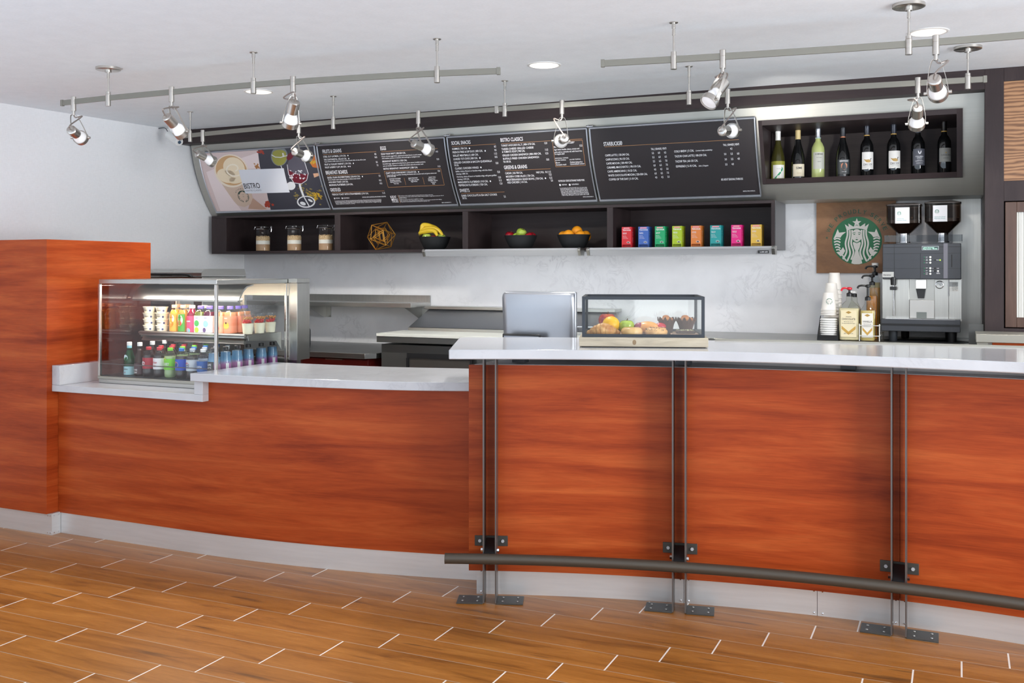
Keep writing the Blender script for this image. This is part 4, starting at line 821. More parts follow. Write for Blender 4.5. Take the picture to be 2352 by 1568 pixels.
for ci, (k, px) in enumerate(cols):
    q = onY(px, 860, 4.125)
    for r in range(4):
        kk = k
        if k == 'pel' and r > 0: continue
        lb = DESC[kk]+', '+ROWW[r]
        y = 4.125+r*.098+(.012 if k in ('pel', 'tea') else 0)
        x = max(min(q.x-(.004*r), DX1-.045), DX0+.05); 
        if ci == 8 and r == 0: x = q.x
        s = None
        if kk not in used: used.add(kk); o = pro[kk]; o.location = (x, y, .8626); o['label'] = lb; o['group'] = DRG
        else: o = dup(pro[kk], (x, y, .8626), lb, group=DRG)
        o.rotation_euler = (0, 0, -.05 if (k != 'life' or r == 0) else -1.2)
    if k == 'life':
        for r in range(2): dup(pro['life'], (q.x, 4.125+.098*(r+4), .8626), DESC['life']+(', fifth along the side glass' if r == 0 else ', rearmost along the side glass'), -1.2, DRG)
# ------------------------------------------------------------------ upper shelf: yogurt, juices, parfaits
ZS = 1.0934
YG = thing('yogurt_cup', 'x', 'yogurt', (0, 0, 0)); YC = P('yogurt_cup_plastic', rgb(240, 234, 218), .4)
b = B(); b.lathe([(.026, 0), (.028, .002), (.0335, .028), (.0345, .0325)], n=24); yc = obj('cup', b, YC, YG, local=True)
b = B(); b.lathe([(.0375, .0325), (.0378, .034), (.0372, .0352), (.0005, .0355)], n=24); b.poly([(.030, -.024, .035), (.046, -.034, .0335), (.036, -.018, .035)]); obj('foil_lid', b, P('foil_lid', rgb(238, 228, 204), .35), YG, local=True)
b = B(); fn = wrap((0, 0, 0), .0325, 0, -pi/2-.1); put_text(b, 'Chobani', lambda u, v: fn(u-.018, .012+v), .034, .009); obj('lettering', b, INK, yc, local=True)
b = B(); fn = wrap((0, 0, 0), .0322, 0, -pi/2+.9); b.poly([fn(.006*cos(2*pi*i/12), .013+.006*sin(2*pi*i/12)) for i in range(12)]); obj('badge', b, P('navy_print', rgb(50, 66, 120), .4), yc, local=True)
nm = ['left', 'right']; lev = ['bottom', 'second', 'third', 'top']; first = True
for c, (px, Y) in enumerate(((343.5, 4.378), (372, 4.385), (352, 4.470), (380, 4.475))):
    x = onY(px, 760, Y).x
    for r in range(4 if c < 2 else 3):
        lb = 'white yogurt cup with foil lid, '+lev[r]+' of the '+['left front', 'right front', 'left rear', 'right rear'][c]+' yogurt stack'
        loc = (x+random.uniform(-.0015, .0015), Y+random.uniform(-.002, .002), ZS+.0358*r)
        if first: YG.location = loc; YG['label'] = lb; YG['group'] = 'stacked yogurt cups'; first = False
        else: dup(YG, loc, lb, random.uniform(-.15, .25), 'stacked yogurt cups')
JUI = [(.001, 0), (.0275, .001), (.030, .008), (.030, .055), (.028, .065), (.030, .075), (.029, .105), (.021, .125), (.0165, .132), (.0165, .150)]
NAK = [(.001, 0), (.029, .001), (.031, .006), (.031, .095), (.029, .110), (.020, .128), (.0165, .132), (.0165, .148)]
SQ_ = [0]
def oval(c, z, R, nm='fruit_picture', lift=.001, a=0, ry=1.0):
    def f(L, r):
        b = B(); fn = wrap((0, 0, 0), r+lift, 0, -pi/2+a, SQ_[0]); b.poly([fn(R*cos(2*pi*i/18), z+R*ry*sin(2*pi*i/18)) for i in range(18)]); obj(nm, b, c, L, local=True)
    return f
def multi(*fs): return lambda L, r: [f(L, r) for f in fs]
peachcap = P('peach_cap', rgb(238, 170, 140), .4); purp = P('purple_cap', rgb(112, 100, 190), .4); OJ = lq('orange_juice', rgb(240, 170, 60)); AJ = lq('apple_juice', rgb(206, 140, 60))
REDJ = lq('berry_juice', rgb(130, 14, 50)); GRJ = lq('green_juice', rgb(120, 128, 50)); PUJ = lq('plum_juice', rgb(96, 20, 56)); SMO = lq('peach_smoothie', rgb(236, 160, 112))
PG = 'juice bottles on the case shelf'
TRW = P('cream_label', rgb(244, 236, 214), .4)
items = [
 ('orange juice bottle with a peach cap, beside the yogurt stacks', JUI, OJ, .128, peachcap, P('orange_wrap', rgb(244, 150, 60), .4), [('Tropicana', .082, .009, .034, INK)], multi(oval(TRW, .078, .022, 'label_panel', .0006, 0, 1.2), oval(P('orange_fruit', rgb(240, 120, 30), .5), .048, .018)), 402, 4.375, 0, (.006, .105)),
 ('apple juice bottle with a green-based label and peach cap', JUI, AJ, .128, peachcap, P('green_wrap', rgb(70, 140, 50), .4), [('Tropicana', .082, .009, .034, INK)], multi(oval(TRW, .070, .022, 'label_panel', .0006, 0, 1.5), oval(P('apple_red', rgb(224, 70, 60), .5), .052, .016)), 421.5, 4.372, 0, (.006, .105)),
 ('amber juice bottle with a peach cap, behind the apple juice', JUI, AJ, .128, peachcap, P('amber_wrap', rgb(232, 150, 60), .4), [], None, 431, 4.455, 0, (.006, .105)),
 ('deep red juice bottle with a white cap and raspberry label', JUI, REDJ, .14, CW, P('pink_wrap', rgb(222, 70, 110), .4), [('ocean', .062, .009, .03, PAPER)], multi(oval(P('berry_red', rgb(220, 40, 70), .5), .078, .013, 'fruit_picture', .001, -.3), oval(P('aqua_print', rgb(90, 190, 200), .5), .012, .014, 'aqua_patch')), 441.5, 4.372, 0, (.004, .095)),
 ('green smoothie bottle with a purple cap and white label', NAK, GRJ, .12, purp, MILKP, [('Naked', .083, .010, .026, P('navy_ink', rgb(50, 50, 130), .5)), ], multi(oval(P('leaf_green', rgb(70, 160, 80), .5), .055, .018), oval(P('lime_pic', rgb(160, 190, 50), .5), .018, .016)), 461.5, 4.370, 4, (.004, .098)),
 ('plum smoothie bottle with a purple cap and light blue label', NAK, PUJ, .12, purp, MILKP, [('Naked', .083, .010, .026, P('navy_ink', rgb(50, 50, 130), .5))], multi(oval(P('sky_pic', rgb(140, 190, 226), .5), .053, .019), oval(P('berry_pic', rgb(90, 70, 120), .5), .018, .013, a=-.3)), 482, 4.370, 4, (.004, .098)),
 ('peach smoothie bottle with a purple cap, right of the case corner post', NAK, SMO, .12, purp, P('peach_wrap', rgb(244, 170, 140), .4), [('Naked', .083, .010, .026, P('navy_ink', rgb(50, 50, 130), .5))], oval(P('strawberry_pic', rgb(220, 60, 50), .5), .03, .018), 507, 4.375, 4, (.004, .098)),
 ('peach smoothie bottle with mango pieces on its label', NAK, SMO, .12, purp, P('coral_wrap', rgb(240, 150, 120), .4), [('MANGO', .083, .007, .022, PAPER)], multi(oval(P('mango_pic', rgb(246, 180, 80), .5), .045, .020), oval(P('berry_dark', rgb(60, 40, 60), .5), .060, .006, lift=.0016)), 529, 4.385, 4, (.004, .098)),
 ('peach smoothie bottle, third from the left in the peach group', NAK, SMO, .12, purp, P('coral_wrap', rgb(240, 150, 120), .4), [], None, 548, 4.455, 4, (.004, .098)),
 ('peach smoothie bottle, rearmost of the peach group', NAK, SMO, .12, purp, P('coral_wrap', rgb(240, 150, 120), .4), [], None, 562, 4.54, 4, (.004, .098)),
 ('purple capped smoothie bottle standing behind the red juice', NAK, PUJ, .12, CW, MILKP, [], None, 470, 4.455, 4, (.004, .098)),
 ('orange juice bottle standing behind the front orange juice', JUI, OJ, .128, peachcap, P('orange_wrap', rgb(244, 150, 60), .4), [], None, 410, 4.46, 0, (.006, .105)),
]
for lb, pf, lqd, fill, cp_, lab, tx, ex, px, Y, sq, lh in items:
    SQ_[0] = sq
    T = drink('juice_bottle', lb, pf, PET, lqd, fill, cp_, .018, .0175, lab, tx, lh=lh, extra=ex, group=PG, sq=sq, arc=0 if sq else 1.1)
    q = onY(px, 760, Y); T.location = (q.x, Y, ZS); T.rotation_euler = (0, 0, -.1)
PF = thing('parfait_cup', 'x', 'parfait', (0, 0, 0))
b = B(); b.lathe([(.026, 0), (.027, .002), (.036, .095), (.038, .105), (.0375, .112)], n=24, cap=False); obj('plastic_cup', b, PET, PF, local=True)
b = B(); b.lathe([(.0254, .002), (.0322, .060)], n=22); obj('yogurt_layer', b, P('parfait_cream', rgb(238, 232, 206), .5), PF, local=True)
b = B(); rr = random.Random(4)
for i in range(22): a = rr.random()*6.28; r = rr.random()*.024; b.ball((r*cos(a), r*sin(a), .065+rr.random()*.012), .008, 8)
obj('berries', b, P('berry_topping', rgb(190, 50, 56), .35), PF, local=True)
b = B()
for i in range(40): a = rr.random()*6.28; r = rr.random()*.029; b.ball((r*cos(a), r*sin(a), .085+rr.random()*.010), .0045, 6)
obj('granola', b, P('granola', rgb(190, 140, 84), .7), PF, local=True)
for i, (px, Y, lb) in enumerate(((569, 4.372, 'clear parfait cup with yogurt and berries, nearest of three'), (597, 4.46, 'clear parfait cup with yogurt and berries, middle of three'), (621, 4.56, 'clear parfait cup with yogurt and berries, rearmost of three'))):
    q = onY(px, 770, Y); x = min(q.x, DX1-.048)
    if i == 0: PF.location = (x, Y, ZS); PF['label'] = lb; PF['group'] = 'parfait cups on the case shelf'
    else: dup(PF, (x, Y, ZS), lb, .7*i, 'parfait cups on the case shelf')
# ================================================================== KITCHEN SIDE
RD = P('dark_steel_body', rgb(96, 97, 96), .38, .6)
KC = thing('steel_counter', 'stainless steel counter over red cabinet doors behind the display case', 'counter', (-4.4, 6.0, 0))
b = B(); b.prism([(-5.30, 5.56, .858), (-3.60, 5.56, .858), (-3.545, 5.62, .858), (-3.545, 6.395, .858), (-5.30, 6.395, .858)], (0, 0, .035)); obj('worktop', b, steel('dull_steel_top', rgb(150, 151, 150), .34), KC, bev=.002)
b = B(); b.box(-5.28, -3.60, 5.64, 6.38, .10, .857); obj('carcass', b, REDWOOD, KC)
for x0, x1 in ((-5.27, -4.62), (-4.61, -4.15), (-4.145, -3.61)):
    b = B(); b.box(x0, x1, 5.618, 5.639, .11, .845); q = obj('door', b, REDWOOD, KC, bev=.001)
    for xc in ((x0+x1)/2,): b = B(); b.box(xc-.07, xc+.07, 5.606, 5.617, .838, .846); obj('handle', b, STEEL, q)
SHF = thing('steel_wall_shelf', 'stainless steel wall shelf on triangular brackets', 'shelf', (-4.2, 6.3, 1.18))
b = B(); b.box(-5.2, -3.565, 6.11, 6.398, 1.180, 1.212); obj('shelf_board', b, STEEL, SHF, bev=.0015)
b = B(); b.box(-5.2, -3.565, 6.385, 6.398, 1.2122, 1.262); obj('upstand', b, STEELV, SHF)
for x in (-4.50, -3.64): b = B(); b.prism([(x, 6.398, 1.179), (x, 6.14, 1.179), (x, 6.37, 1.085), (x, 6.398, 1.085)], (.004, 0, 0)); b.box(x, x+.05, 6.394, 6.398, 1.085, 1.179); obj('bracket', b, STEELV, SHF)
PT = thing('prep_table', 'refrigerated steel prep table with a sloped hood and white cutting board', 'prep table', (-2.8, 6.0, 0))
b = B(); b.box(-3.525, -2.11, 5.65, 6.385, .02, .955); obj('body', b, RD, PT, bev=.002)
b = B(); b.box(-3.535, -2.10, 5.605, 6.385, .970, 1.008); obj('top_band', b, RD, PT, bev=.002)
b = B(); b.box(-3.535, -2.10, 5.60, 5.955, 1.009, 1.030); obj('cutting_board', b, P('cutting_board', rgb(222, 224, 216), .5), PT, bev=.003)
b = B(); b.box(-3.50, -2.12, 5.96, 6.385, 1.009, 1.050); obj('pan_rail', b, STEEL, PT)
b = B(); b.prism([(-3.50, 5.968, 1.052), (-3.50, 6.255, 1.166), (-3.50, 6.385, 1.166), (-3.50, 6.385, 1.052)], (1.38, 0, 0)); obj('hood', b, P('hood_grey_steel', rgb(128, 130, 134), .35, .7), PT)
b = B(); b.box(-3.53, -2.08, 6.24, 6.385, 1.167, 1.188); obj('hood_rail', b, STEEL, PT, bev=.002)
for x in (-2.62, -2.2): b = B(); b.tube([(x-.05, 6.0, 1.066), (x-.05, 5.965, 1.085), (x+.07, 5.965, 1.085), (x+.07, 6.0, 1.066)], .006, 8); obj('hood_handle', b, CHROME, PT)
q = onY(936, 805, 5.65); r_ = onY(1031, 845, 5.65)
b = B(); b.box(-3.30, -2.84, 5.625, 5.649, .10, .90); dd = obj('door', b, P('door_grey_steel', rgb(92, 88, 84), .4, .6), PT, bev=.002)
b = B(); b.box(-3.31, -2.83, 5.618, 5.624, .872, .905).box(-3.315, -3.296, 5.618, 5.624, .10, .872).box(-2.845, -2.828, 5.618, 5.624, .10, .872); obj('door_gasket', b, BLACK, dd)
b = B(); b.box(-2.80, -2.14, 5.625, 5.649, .10, .93); obj('door', b, RD, PT, bev=.002)
BK = thing('back_counter', 'steel-topped back counter under the coffee machine', 'counter', (-1.0, 6.1, 0))
b = B(); b.box(-2.06, .118, 5.76, 6.38, 1.012, 1.0495); obj('worktop', b, steel('grey_steel_top', rgb(158, 158, 154), .3), BK, bev=.002)
b = B(); b.box(-2.04, .11, 5.80, 6.37, 0, 1.011); obj('carcass', b, RD, BK)
RC = thing('side_counter', 'steel-edged side counter with a cherry front at the right edge', 'counter', (.6, 5.55, 0))
b = B(); b.box(.080, 1.3, 5.43, 5.705, 1.090, 1.131); obj('worktop', b, RAILMAT, RC, bev=.002)
b = B(); b.box(.085, .135, 5.45, 5.70, 0, 1.0895); obj('end_panel', b, RAILMAT, RC)
b = B(); b.box(.155, 1.3, 5.47, 5.70, 0, 1.0895); obj('front_panel', b, CHERRY, RC)
b = B(); b.box(.136, .154, 5.475, 5.70, 0, 1.0895); obj('steel_stile', b, STEELV, RC)
SG = B(); SG.box(.05, .120, 5.74, 5.755, 1.0505, 1.165); obj('splash_guard', SG, RD, label='small dark metal splash guard beside the dark column', cat='splash guard', origin=(.085, 5.75, 1.05))
# counter behind the bar, monitor, tablet
WC = thing('work_counter', 'low working counter hidden behind the bar, carrying the monitor', 'counter', (-1.0, 5.0, 0))
b = B(); b.box(-2.36, .6, 4.80, 5.22, .845, .88); obj('worktop', b, STEEL, WC); b = B(); b.box(-2.34, .58, 4.82, 5.2, 0, .8445); obj('carcass', b, RD, WC)
MO = thing('checkout_monitor', 'silver curved back of a checkout monitor behind the bar', 'monitor', (-2.04, 4.9, .8805))
x0, x1 = onY(1154, 700, 4.88).x, onY(1319, 700, 4.88).x
prf = [(4.90, .93), (4.893, 1.0), (4.885, 1.08), (4.878, 1.16), (4.872, 1.24), (4.868, 1.30), (4.870, 1.318), (4.880, 1.326), (4.90, 1.326)]
b = B(); n = 14; G = []
for y, z in prf:
    row = []
    for i in range(n+1):
        u = i/n; e = 1 if z < 1.31 else 1-.03*((z-1.31)/.016); xx = (x0+x1)/2+(x1-x0)/2*(2*u-1)*e*(1-.03*max(0, (1.24-z)/.3)); row.append(b.m.verts.new((xx, y+.008*(2*u-1)**4, z)))
    G.append(row)
for a, c in zip(G, G[1:]):
    for i in range(n): b.face([a[i], a[i+1], c[i+1], c[i]])
o = obj('back_cover', b, ALU, MO); md = o.modifiers.new('s', 'SOLIDIFY'); md.thickness = .006
b = B(); b.box(x0, x1, 4.905, 4.93, .94, 1.334); obj('screen', b, ALU, MO, bev=.008)
b = B(); b.box(x0+.1, x1-.1, 4.90, 5.0, .8808, .935); obj('stand', b, BLACK, MO, bev=.004)
TB = thing('payment_tablet', 'black tablet edge just showing above the bar, in front of the monitor', 'tablet', (-2.1, 4.83, .8805))
tx0, tx1 = onY(1154, 770, 4.83).x, onY(1243, 770, 4.83).x
b = B(); b.box(tx0, tx1, 4.825, 4.838, .90, 1.108); q = obj('case', b, BLACK, TB, bev=.008)
b = B(); b.box(tx0+.012, tx1-.012, 4.8225, 4.8245, .91, 1.096); obj('screen', b, P('tablet_screen', rgb(150, 156, 168), .2), TB)
b = B(); b.box(tx0+.06, tx1-.06, 4.84, 4.88, .8808, .95); obj('stand', b, BLACK, TB)

# ------------------------------------------------------------------ oven behind the case, dispenser, camera
OV = thing('countertop_oven', 'stainless countertop oven with a rounded lid behind the display case', 'oven', (-4.85, 5.3, .9))
b = B(); b.box(-5.2, -4.535, 5.06, 5.50, .893, 1.405); obj('body', b, STEELV, OV, bev=.004)
b = B(); b.box(-5.15, -4.62, 5.052, 5.059, .95, 1.36); obj('front_panel', b, P('oven_grey', rgb(132, 134, 134), .35, .5), OV)
b = B(); b.prism([(-5.2, 5.05, 1.41), (-5.2, 5.052, 1.432), (-5.2, 5.075, 1.452), (-5.2, 5.12, 1.458), (-5.2, 5.48, 1.458), (-5.2, 5.5, 1.41)], (.665, 0, 0)); LD = obj('lid', b, STEEL, OV)
b = B(); b.tube(cr([(-5.12, 5.045, 1.404), (-5.1, 5.035, 1.418), (-5.0, 5.032, 1.421), (-4.75, 5.032, 1.421), (-4.64, 5.035, 1.418), (-4.61, 5.045, 1.404)], 5), .008, 8); obj('handle', b, BLACK, LD)
b = B(); b.box(-4.80, -4.66, 5.049, 5.0515, 1.17, 1.31); obj('control_panel', b, P('control_grey', rgb(210, 212, 212), .5), OV)
b = B(); b.box(-5.2, -4.54, 5.05, 5.52, .86, .892); OS2 = thing('oven_stand', 'steel stand under the countertop oven behind the case', 'stand', (-4.87, 5.28, 0)); obj('top', b, STEEL, OS2)
for x in (-5.17, -4.60):
    for y in (5.08, 5.46): b = B(); b.box(x, x+.035, y, y+.035, 0, .8598); obj('leg', b, STEEL, OS2)
b = B(); b.lathe([(.001, .8935), (.07, .894), (.075, .92), (.075, 1.02), (.06, 1.05), (.03, 1.068), (.001, 1.07)], (-4.30, 5.80, 0), 24); obj('round_dispenser', b, CHARC, label='dark rounded dispenser on the steel counter just right of the display case', cat='dispenser', origin=(-4.30, 5.80, .893))
q = onZ(394, 289, ZC); SCM = thing('security_camera', 'small white bullet camera near the ceiling corner at the left', 'camera', q)
c0, c1 = onY(388, 309.5, q.y-.02), onY(412, 326.5, q.y-.06)
b = B(); b.cyl(c0, c1, .030, n=20); hb = obj('housing', b, WHITE, SCM, bev=.003)
dv = (c1-c0).normalized(); b = B(); b.cyl(c1+dv*.0005, c1+dv*.004, .012, n=18); obj('lens', b, P('lens_dark', rgb(70, 90, 110), .15), hb)
b = B(); b.cyl(c0+dv*.02, (q.x, q.y, ZC-.055), .010).cyl((q.x, q.y, ZC-.06), (q.x, q.y, ZC-.0005), .014, .026); obj('mount', b, WHITE, SCM)
b = B(); b.tube(cr([c0+dv*.005, c0+Vector((-.035, 0, .05)), (q.x-.16, q.y+.03, ZC-.006)], 6), .0035, 6); obj('cable', b, P('grey_cable', rgb(90, 92, 96), .5), SCM)
b = B(); b.tube([(q.x-.16, q.y+.03, ZC-.004), (q.x-.02, q.y, ZC-.004)], .004, 6); obj('ceiling_cable', b, WHITE, SCM)

# ================================================================== WINE BOTTLES
WZ = NZ0+.0285
BUR = [(.001, 0), (.036, .001), (.041, .008), (.041, .115), (.038, .145), (.028, .185), (.0185, .218), (.0145, .245), (.0140, .295)]
BOR = [(.001, 0), (.034, .001), (.0375, .008), (.0375, .170), (.036, .188), (.026, .212), (.0165, .225), (.0140, .240), (.0140, .297)]
DKG = P('dark_bottle_glass', rgb(14, 15, 16), .06, 0, .6)
YG_ = P('straw_white_wine', rgb(150, 150, 62), .08, 0, .8); YG2 = P('pale_green_white_wine', rgb(184, 194, 126), .08, 0, .8); OLV = P('olive_glass', rgb(58, 56, 22), .06, 0, .8)
def wine(px, label, prof, glass, capc, band, lab, lz, texts, art=None, glass2=None):
    Y = 6.09; q = onY(px, 400, Y); T = thing('wine_bottle', label, 'wine bottle', (q.x, Y, WZ), 'wine bottles on the shelf')
    b = B(); b.lathe(prof, n=32); obj('bottle_body', b, glass, T, local=True)
    if glass2:
        zz = .14; pr = [(r+.0004, z) for r, z in prof if z >= zz-.03]; b = B(); b.lathe(pr, n=32, cap=False); obj('bottle_shoulder', b, glass2, T, local=True)
    zt = prof[-1][1]; b = B(); b.lathe([(.0155, zt-.052), (.0152, zt-.01), (.0158, zt-.008), (.0158, zt+.003), (.0005, zt+.0035)], n=24); obj('capsule', b, capc, T, local=True)
    if band: b = B(); b.lathe([(.0162, zt-.056), (.0162, zt-.050)], n=24, cap=False); obj('gold_band', b, band, T, local=True)
    r = prof[3][0]+.0006; a0 = -pi/2+.28; hw = .037
    b = B(); fn = wrap((0, 0, 0), r, 0, a0); n = 14
    vs = [[b.m.verts.new(fn(-hw+2*hw*i/n, z)) for i in range(n+1)] for z in lz]
    for i in range(n): b.face([vs[0][i], vs[0][i+1], vs[1][i+1], vs[1][i]])
    L = obj('paper_label', b, lab, T, local=True); fn = wrap((0, 0, 0), r+.0008, 0, a0)
    for s, v, h, w, c in texts: b = B(); put_text(b, s, (lambda w, v: lambda u, k: fn(u-w/2, v+k))(w, v), w, h); obj('lettering', b, c, L, local=True)
    for polys, c, nm in (art or []):
        b = B()
        for p in polys: b.poly([fn(x, z) for x, z in p])
        b.m.normal_update(); bmesh.ops.triangulate(b.m, faces=b.m.faces[:]); obj(nm, b, c, L, local=True)
GRY = P('label_grey', rgb(176, 176, 174), .5); WL = P('label_white', rgb(226, 224, 220), .5); SL = P('label_slate', rgb(84, 86, 96), .5); DL = P('label_dark', rgb(58, 62, 64), .45)
duck = [[(-.026, .104), (-.012, .100), (.004, .102), (.014, .096), (.016, .088), (.006, .083), (-.010, .085), (-.018, .094)]]
duckh = [[(.011, .096), (.013, .106), (.016, .109), (.024, .107), (.016, .105), (.0145, .095)]]
GLD = P('gold_print', rgb(176, 140, 70), .4)
isl = [[(-.026, .008), (-.018, .010), (.004, .032), (.014, .044), (.010, .052), (.002, .046), (-.012, .028), (-.026, .016)], [(.014, .048), (.024, .060), (.026, .072), (.016, .082), (.018, .070), (.012, .062)]]
wine(1787, 'white wine bottle with a white cap and green island label, leftmost', BUR, YG_, CW, None, WL, (.012, .092), [('YEALANDS', .066, .006, .030, GRY)], [(isl, P('island_green', rgb(22, 142, 92), .5), 'island_print')], OLV)
wine(1833, 'dark wine bottle with a cream cap and cream label', BUR, DKG, P('cream_cap', rgb(206, 184, 128), .4), None, P('label_cream', rgb(214, 204, 180), .5), (.018, .092), [('SIMI', .062, .013, .036, INK), ('Chardonnay', .036, .004, .024, GLD)])
wine(1879, 'pale green white wine bottle with a silver neck and tall label', BOR, YG2, P('silver_foil', rgb(176, 182, 192), .25, .8), P('pale_foil', rgb(170, 196, 190), .4), P('label_pearl', rgb(186, 186, 176), .5), (.058, .158), [('DOMINASE', .142, .008, .046, INK), ('PINOT GRIGIO', .125, .003, .030, INK), ('VENEZIE', .10, .003, .02, INK)])
wine(1936, 'dark wine bottle with a copper shield on a black label', BUR, DKG, P('black_foil', rgb(40, 42, 48), .3, .4), P('copper_foil', rgb(200, 130, 96), .3, .6), DL, (.022, .108), [('KENWOOD', .094, .009, .052, PAPER), ('PINOT NOIR', .034, .003, .026, PAPER)], [([[(-.018, .078), (-.010, .086), (.010, .086), (.018, .078), (.017, .060), (0, .044), (-.017, .060)]], P('copper_print', rgb(196, 120, 84), .4), 'shield'), ([[(-.002, .083), (0, .083), (.0, .046), (-.001, .046)], [(-.015, .076), (.001, .047), (-.001, .046), (-.017, .074)]], DL, 'shield_lines')])
for px, w in ((1991, 'left of a matching pair'), (2052.5, 'right of a matching pair')):
    wine(px, 'dark red wine bottle with a duck on its white label, '+w, BOR, DKG, P('black_foil', rgb(44, 48, 58), .3, .4), GLD, WL, (.045, .145), [('DECOY', .066, .012, .052, INK), ('CABERNET SAUVIGNON', .056, .003, .044, INK), ('2021', .046, .003, .010, INK)], [(duck, GLD, 'duck_body'), (duckh, INK, 'duck_head')])
wine(2108.5, 'dark red wine bottle with a grey cap and slate label', BOR, DKG, P('grey_foil', rgb(104, 106, 116), .3, .3), None, SL, (.055, .150), [('COLUMBIA', .103, .006, .046, PAPER), ('CREST', .094, .006, .030, PAPER), ('GRAND ESTATES', .084, .003, .028, PAPER), ('CABERNET SAUVIGNON', .078, .004, .050, PAPER), ('WASHINGTON STATE', .066, .004, .040, PAPER)], [([[(-.010, .138), (.010, .138), (.008, .125), (0, .118), (-.008, .125)]], PAPER, 'crest')])
wine(2168.5, 'dark red wine bottle with gold neck bands and grey label, rightmost', BOR, DKG, P('black_foil', rgb(30, 26, 26), .3, .3), GLD, P('label_stone', rgb(150, 148, 142), .5), (.070, .148), [('CLOS DU BOIS', .104, .008, .056, INK), ('CHARDONNAY', .088, .004, .032, INK)], [([[(-.004, .118), (.004, .118), (.003, .124), (-.003, .124)]], GLD, 'emblem_print')])

# ================================================================== CANISTERS, WIRE ORNAMENT, BOWLS, TEA
Z5 = 1.5945
CA = thing('glass_canister', 'x', 'canister', (0, 0, 0)); R = .055
b = B(); b.lathe([(.001, 0), (R-.004, .0005), (R, .006), (R, .168), (R-.004, .176)], n=36, cap=False); obj('glass_body', b, GLASS, CA, local=True)
for nm, z0, z1, c in (('cocoa_layer', .003, .052, rgb(176, 140, 104)), ('cream_layer', .0522, .080, rgb(232, 228, 218))): b = B(); b.lathe([(R-.003, z0), (R-.003, z1)], n=32); obj(nm, b, P(nm, c, .7), CA, local=True)
b = B(); b.lathe([(R-.003, .0802), (R-.003, .108)], n=32)
rr = random.Random(2)
for i in range(70): a = rr.random()*6.28; r = sqrt(rr.random())*(R-.008); b.ball((r*cos(a), r*sin(a), .108+rr.random()*.006), .0055, 6)
for i in range(90): a = rr.random()*6.28; b.ball(((R-.0035)*cos(a), (R-.0035)*sin(a), .082+rr.random()*.026), .0022, 5)
m, t, p = mat('oat_granola'); t.links.new(ramp(t, noise(t, mapping(t, (1, 1, 1)), 240, 2), [(.35, rgb(170, 132, 84)), (.6, rgb(222, 196, 156))]), p.inputs['Base Color']); p.inputs['Roughness'].default_value = .8
obj('granola_layer', b, m, CA, local=True)
b = B(); b.lathe([(R-.001, .178), (R+.003, .180), (R+.003, .188), (R-.006, .196), (.001, .198)], n=36); obj('glass_lid', b, GLASS, CA, local=True)
b = B(); b.tube([((R+.003)*cos(2*pi*i/28), (R+.003)*sin(2*pi*i/28), .168) for i in range(28)], .0022, 6, True)
b.tube([(R+.002, 0, .168), (R+.012, .004, .172), (R+.013, .004, .190), (R+.004, .002, .193)], .002, 6).tube([(R+.008, -.006, .185), (R+.013, -.006, .165), (R+.010, -.006, .148)], .0026, 6).tube([(-R-.002, 0, .168), (-R-.012, .0, .166), (-R-.006, 0, .188)], .002, 6); obj('wire_clasp', b, CHROME, CA, local=True)
for i, (px, w) in enumerate(((604, 'left'), (676, 'middle'), (748.5, 'right'))):
    q = onY(px, 577, 6.075); lb = 'clip-top glass canister of layered granola, %s of three' % w
    if i == 0: CA.location = (q.x, 6.075, Z5); CA['label'] = lb; CA['group'] = 'canisters on the shelf'; CA.rotation_euler = (0, 0, .35)
    else: dup(CA, (q.x, 6.075, Z5), lb, .35, 'canisters on the shelf')
q = onY(876, 546, 6.12); b = B(); ph = (1+sqrt(5))/2
V = [Vector(v).normalized() for v in [(0, s1, s2*ph) for s1 in (-1, 1) for s2 in (-1, 1)]+[(s1, s2*ph, 0) for s1 in (-1, 1) for s2 in (-1, 1)]+[(s2*ph, 0, s1) for s1 in (-1, 1) for s2 in (-1, 1)]]
Mr = Matrix.Rotation(.62, 3, 'Y') @ Matrix.Rotation(.35, 3, 'X') @ Matrix.Rotation(.5, 3, 'Z'); RR = .108
for k in (1.0, .60):
    W_ = [Mr @ v*(RR*k) for v in V]; em = min((a-c).length for a in W_ for c in W_ if a is not c)*1.05
    for i in range(12):
        for j in range(i+1, 12):
            if (W_[i]-W_[j]).length < em and (k == 1.0 or (i+j) % 3): b.tube([W_[i], W_[j]], .0031, 6)
low = min(v.co.z for v in b.m.verts); 
for v in b.m.verts: v.co += Vector((q.x, 6.12, Z5-low))
obj('wire_ornament', b, GOLD, label='brass wire geometric ornament on the shelf', cat='ornament', origin=(q.x, 6.12, Z5))
BW = thing('fruit_bowl', 'x', 'bowl', (0, 0, 0))
b = B(); b.lathe([(.001, .004), (.058, .004), (.060, 0), (.066, 0), (.078, .012), (.098, .05), (.111, .086), (.113, .090), (.109, .090), (.094, .05), (.075, .016), (.001, .012)], n=40, cap=False); obj('bowl_body', b, BLACKM, BW, local=True)
BX = []
for i, (px, w) in enumerate(((998.5, 'black bowl holding bananas and apples'), (1196, 'black bowl holding red and green apples'), (1318, 'black bowl heaped with oranges'))):
    q = onY(px, 570, 6.125); BX.append(q.x)
    if i == 0: BW.location = (q.x, 6.125, Z5); BW['label'] = w; BW['group'] = 'black fruit bowls'
    else: dup(BW, (q.x, 6.125, Z5), w, 0, 'black fruit bowls')
def apple_mat(name, c1, c2):
    m, t, p = mat(name); t.links.new(ramp(t, noise(t, mapping(t, (14, 14, 4)), 2, 4), [(.35, c1), (.65, c2)]), p.inputs['Base Color']); p.inputs['Roughness'].default_value = .22; p.inputs['Coat Weight'].default_value = .4; return m
